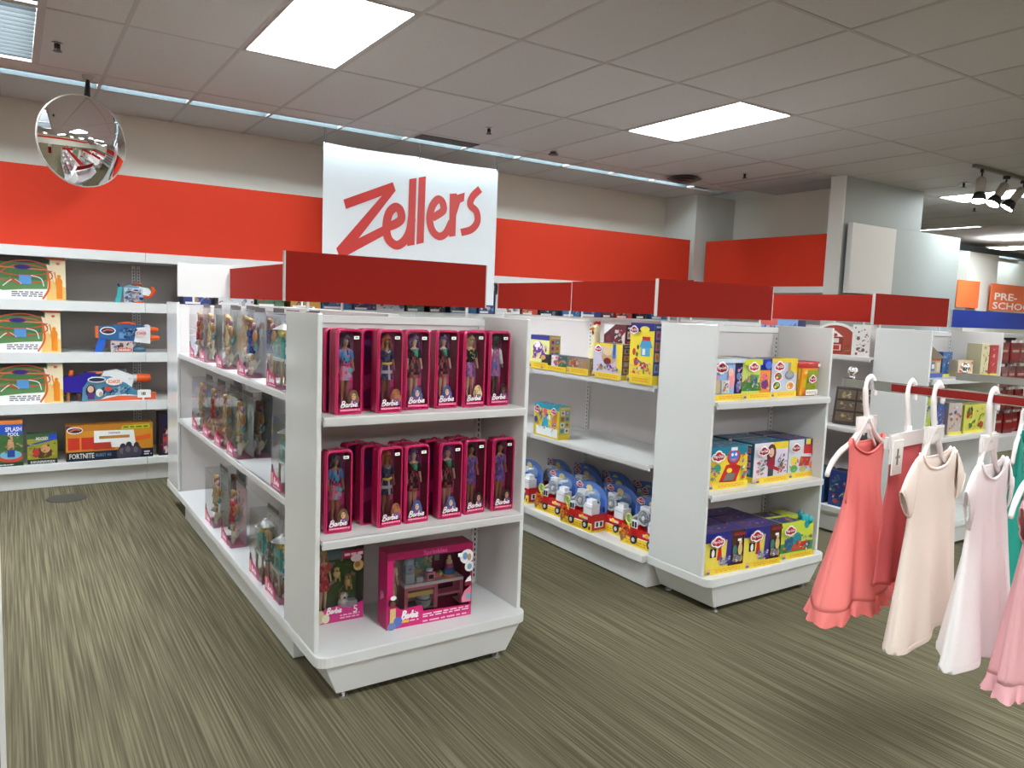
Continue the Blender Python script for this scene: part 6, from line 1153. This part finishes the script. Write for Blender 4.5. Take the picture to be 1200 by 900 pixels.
class Garment:
    def __init__(s, sh, n, nd, zsh, zarm, arm, zhem, hem, th, col, fold=.012, skew=0., dip=.0, seed=1, nf=5):
        s.__dict__.update(locals())
    def W(s, z):
        if z > s.zarm:
            t = (s.zsh - z) / (s.zsh - s.zarm); return s.sh - .014 * math.sin(PI * min(max(t, 0), 1)) + (s.arm - s.sh) * max(t, 0) ** 3
        t = (s.zarm - z) / (s.zarm - s.zhem); return s.arm + (s.hem - s.arm) * (.6 * t + .4 * t ** 1.3)
    def top(s, u, side):
        x = abs(u) * s.sh; d = s.nd if side < 0 else s.nd * .35
        if x < s.n: return s.zsh - d * math.sqrt(max(0, 1 - (x / s.n) ** 2)) 
        return s.zsh - (x - s.n) * .32
    def P(s, u, v, side, off=0):
        zt = s.top(u, side); zh = s.zhem - s.dip * u; z = zt + (zh - zt) * v
        t = min(max((s.zsh - z) / (s.zsh - s.zhem), 0), 1)
        e = math.sqrt(max(0, 1 - u * u)); y = side * ((.006 + (s.th - .006) * t ** 1.3) * e + off)
        a = s.fold * max(0, t - .12) * e
        y += a * (math.sin(s.nf * PI * u + s.seed * 1.7 + side) + .5 * math.sin(s.nf * 2.3 * u + s.seed * 3.1)) 
        x = u * s.W(z) + s.skew * t + a * .4 * math.cos(s.nf * PI * u + s.seed)
        z -= .010 * t * math.sin(s.nf * PI * u * .5 + s.seed) * e
        return (x, y, z)
    def mesh(s, name, nu=44, nv=30):
        m = MB([CLOTH]); V = []; F = []
        for side in (-1, 1):
            b = len(V)
            for j in range(nv + 1):
                for i in range(nu + 1): V.append(s.P(-1 + 2 * i / nu, j / nv, side))
            for j in range(nv):
                for i in range(nu):
                    a = b + j * (nu + 1) + i; q = (a, a + 1, a + nu + 2, a + nu + 1); F.append(q if side > 0 else q[::-1])
        m.raw(V, F, s.col, 0, True); return m
    def edge(s, v, side, n=44): return [s.P(-1 + 2 * i / n, v, side) for i in range(n + 1)]
    def ring(s, n=56): return s.edge(1, -1, n // 2)[:-1] + s.edge(1, 1, n // 2)[::-1][:-1]
    def neck(s, r=.004):
        m = MB([CLOTH]); u0 = s.n / s.sh
        for side in (-1, 1): m.tube([s.P(-u0 + 2 * u0 * i / 16, 0, side, .001) for i in range(17)], r, 6, tuple(min(255, int(c * 1.02)) for c in s.col))
        return m
    def armband(s, r=.0028):
        m = MB([CLOTH])
        for e in (-1, 1): m.tube([(e * (s.W(z)) + s.skew * (s.zsh - z) / (s.zsh - s.zhem), -.002, z) for z in [s.zsh - .01 - (s.zsh - s.zarm - .012) * k / 10 for k in range(11)]], r, 6, s.col)
        return m
    def hemband(s):
        m = MB([CLOTH]); R = s.ring(); m.loft([[(x, y, z + .016) for x, y, z in R], [(x * 1.004, y * 1.02, z + .014) for x, y, z in R], [(x * 1.004, y * 1.02, z - .002) for x, y, z in R]], s.col, caps=False); return m
    def ruffle(s, dz=.045, nw=26, amp=.013):
        m = MB([CLOTH]); R = s.ring(132); rings = []
        for k in range(6):
            t = k / 5; ring = []
            for i, (x, y, z) in enumerate(R):
                l = math.hypot(x, y) or 1; w = amp * t * math.sin(2 * PI * nw * i / len(R)) + .012 * t
                ring.append((x + x / l * w, y + y / l * w, z + .004 - dz * t + .003 * t * math.cos(2 * PI * nw * i / len(R))))
            rings.append(ring)
        m.loft(rings, s.col, caps=False); return m
    def sleeve(s, e, ln=.075, drop=.055, low=.02, cuff=.0, ruf=0):
        m = MB([CLOTH]); rings = []; n = 22; z0 = s.zsh - (s.sh - s.n) * .32
        for k in range(8):
            t = k / 7; ring = []
            T = Vector((s.sh - .012 + ln * t, 0, z0 + .002 - drop * t * (.6 + .4 * t))); B = Vector((s.arm - .012 + low * t, 0, s.zarm - .004 + cuff * t))
            c = (T + B) / 2; h = (T - B) / 2
            for i in range(n):
                a = 2 * PI * i / n; w = 1 + ruf * t * math.sin(7 * a); ry = .010 - .002 * t
                p = c + h * math.sin(a) * (1 + .04 * (w - 1)); y = ry * math.cos(a) * w
                ring.append((e * p.x, y, p.z))
            rings.append(ring)
        m.loft(rings, s.col, caps=False); r = rings[-1]
        m.tube(r + [r[0]], .0026, 6, s.col, caps=False); return m
def dressup(name, g, loc, rz, label, cat='dress', ruffle=False, sleeves=None, band=True, arm=True, bodyname='bodice'):
    t = empty(name, loc, rz); tag(t, label, cat, 'clothes hanging on the rack')
    b = g.mesh('x').build(bodyname, t); so = b.modifiers.new('thickness', 'SOLIDIFY'); so.thickness = .0016
    g.neck().build('neck_binding', t)
    if arm: g.armband().build('armhole_binding', t)
    if ruffle: g.ruffle().build('hem_ruffle', t)
    elif band: g.hemband().build('hem', t)
    if sleeves:
        for e in (-1, 1):
            q = g.sleeve(e, **sleeves).build('sleeve', t); so = q.modifiers.new('thickness', 'SOLIDIFY'); so.thickness = .0016
    return t
CO, PP, WP, PK2, TE = (240, 130, 126), (244, 224, 214), (246, 238, 238), (240, 178, 184), (44, 150, 134)
hanger(2.35, 1.413, .05, 'white hanger holding the coral sleeveless dress'); gA = Garment(.128, .108, .055, -.185, -.40, .118, -.70, .225, .085, CO, .014, .0, -.035, 2, 4)
dressup('dress', gA, (2.363, 1.413, RZ), .10, 'coral sleeveless dress with ruffled hem, leftmost on the rack', ruffle=True)
hanger(2.35, 1.275, .12, 'white hanger holding the coral shorts set', 'clip'); 
t = empty('clothing_set', (2.35, 1.275, RZ), .12); tag(t, 'coral clothing set with white header card behind the pale pink top', 'clothing set', 'clothes hanging on the rack')
gB = Garment(.125, .11, .004, -.185, -.36, .13, -.62, .155, .02, (214, 100, 102), .008, 0, 0, 3, 3); b = gB.mesh('x').build('cloth', t); so = b.modifiers.new('thickness', 'SOLIDIFY'); so.thickness = .0016
m = MB([HANG]); m.box(-.15, -.014, -.19, .15, -.008, -.145); m.box(-.15, -.016, -.235, -.10, -.012, -.15); m.box(.11, -.016, -.235, .15, -.012, -.15); m.build('clip_bar', t)
m = MB([CARD]); m.box(-.14, -.02, -.27, -.07, -.0165, -.165, (238, 234, 228)); m.box(-.112, -.0206, -.24, -.102, -.02, -.19, (110, 110, 110)); m.box(-.12, -.0206, -.22, -.09, -.02, -.212, (150, 146, 140)); m.build('header_card', t)
hanger(2.35, 1.193, .08, 'white hanger holding the pale pink top', 'slim'); gC = Garment(.168, .118, .055, -.195, -.385, .18, -.755, .225, .05, PP, .012, 0, -.03, 5, 3)
dressup('shirt', gC, (2.375, 1.190, RZ), .12, 'pale pink short sleeved top in front of the coral set', 'shirt', sleeves=dict(ln=.085, drop=.085, low=.02, cuff=.018), arm=False, bodyname='body')
hanger(2.35, 1.036, .08, 'white hanger holding the white dress', 'slim'); gD = Garment(.142, .098, .055, -.195, -.385, .150, -.755, .225, .06, WP, .016, .02, -.03, 8, 4)
dressup('dress', gD, (2.385, 1.036, RZ), .10, 'white cap sleeved dress hanging right of the pale pink top', sleeves=dict(ln=.05, drop=.06, low=.012, cuff=.03), arm=False)
hanger(2.35, .895, .10, 'white hanger at the right frame edge holding the pink dress'); gF = Garment(.115, .07, .05, -.205, -.375, .112, -.775, .165, .055, PK2, .016, 0, 0, 4, 4)
dressup('dress', gF, (2.37, .895, RZ), .12, 'pink ruffle sleeved dress cut off by the right frame edge', sleeves=dict(ln=.07, drop=.06, low=.03, cuff=.0, ruf=.3), arm=False, ruffle=True)
hanger(3.2, 1.30, .3, 'white hanger on the far rail holding the teal dress'); gE = Garment(.115, .075, .05, -.19, -.36, .11, -.90, .215, .085, TE, .014, 0, 0, 6, 4)
t = dressup('dress', gE, (3.2, 1.30, RZ), .35, 'teal dress with white daisies hanging on the far rail', arm=True)
m = MB([CLOTH]); rnd = random.Random(3)
for k in range(26):
    u, v = rnd.uniform(-.9, .9), rnd.uniform(.12, .95); q = .016 / max(.08, gE.W(-.19 - .7 * v)); c = gE.P(u, v, -1, .003)
    for p in range(5):
        a = 2 * PI * p / 5; m.face([(c[0] + .011 * math.cos(a) + .0085 * math.cos(2 * PI * i / 8), gE.P(u, v, -1, .0035 + .0002 * p)[1] - .001, c[2] + .011 * math.sin(a) + .0085 * math.sin(2 * PI * i / 8)) for i in range(8)], (246, 244, 240))
    m.face([(c[0] + .006 * math.cos(2 * PI * i / 8), c[1] - .004, c[2] + .006 * math.sin(2 * PI * i / 8)) for i in range(8)], (160, 90, 90))
m.build('daisy_print', t)
m = MB([CLOTH]); m.sph((.06, -.05, -.25), (.04, .02, .03), 8, 6, PK2); m.sph((.12, -.05, -.25), (.04, .02, .035), 8, 6, PK2); m.sph((.09, -.06, -.25), (.014, .012, .018), 8, 6, (240, 160, 170)); m.build('bow', t)['label'] = 'pink bow at the neckline'
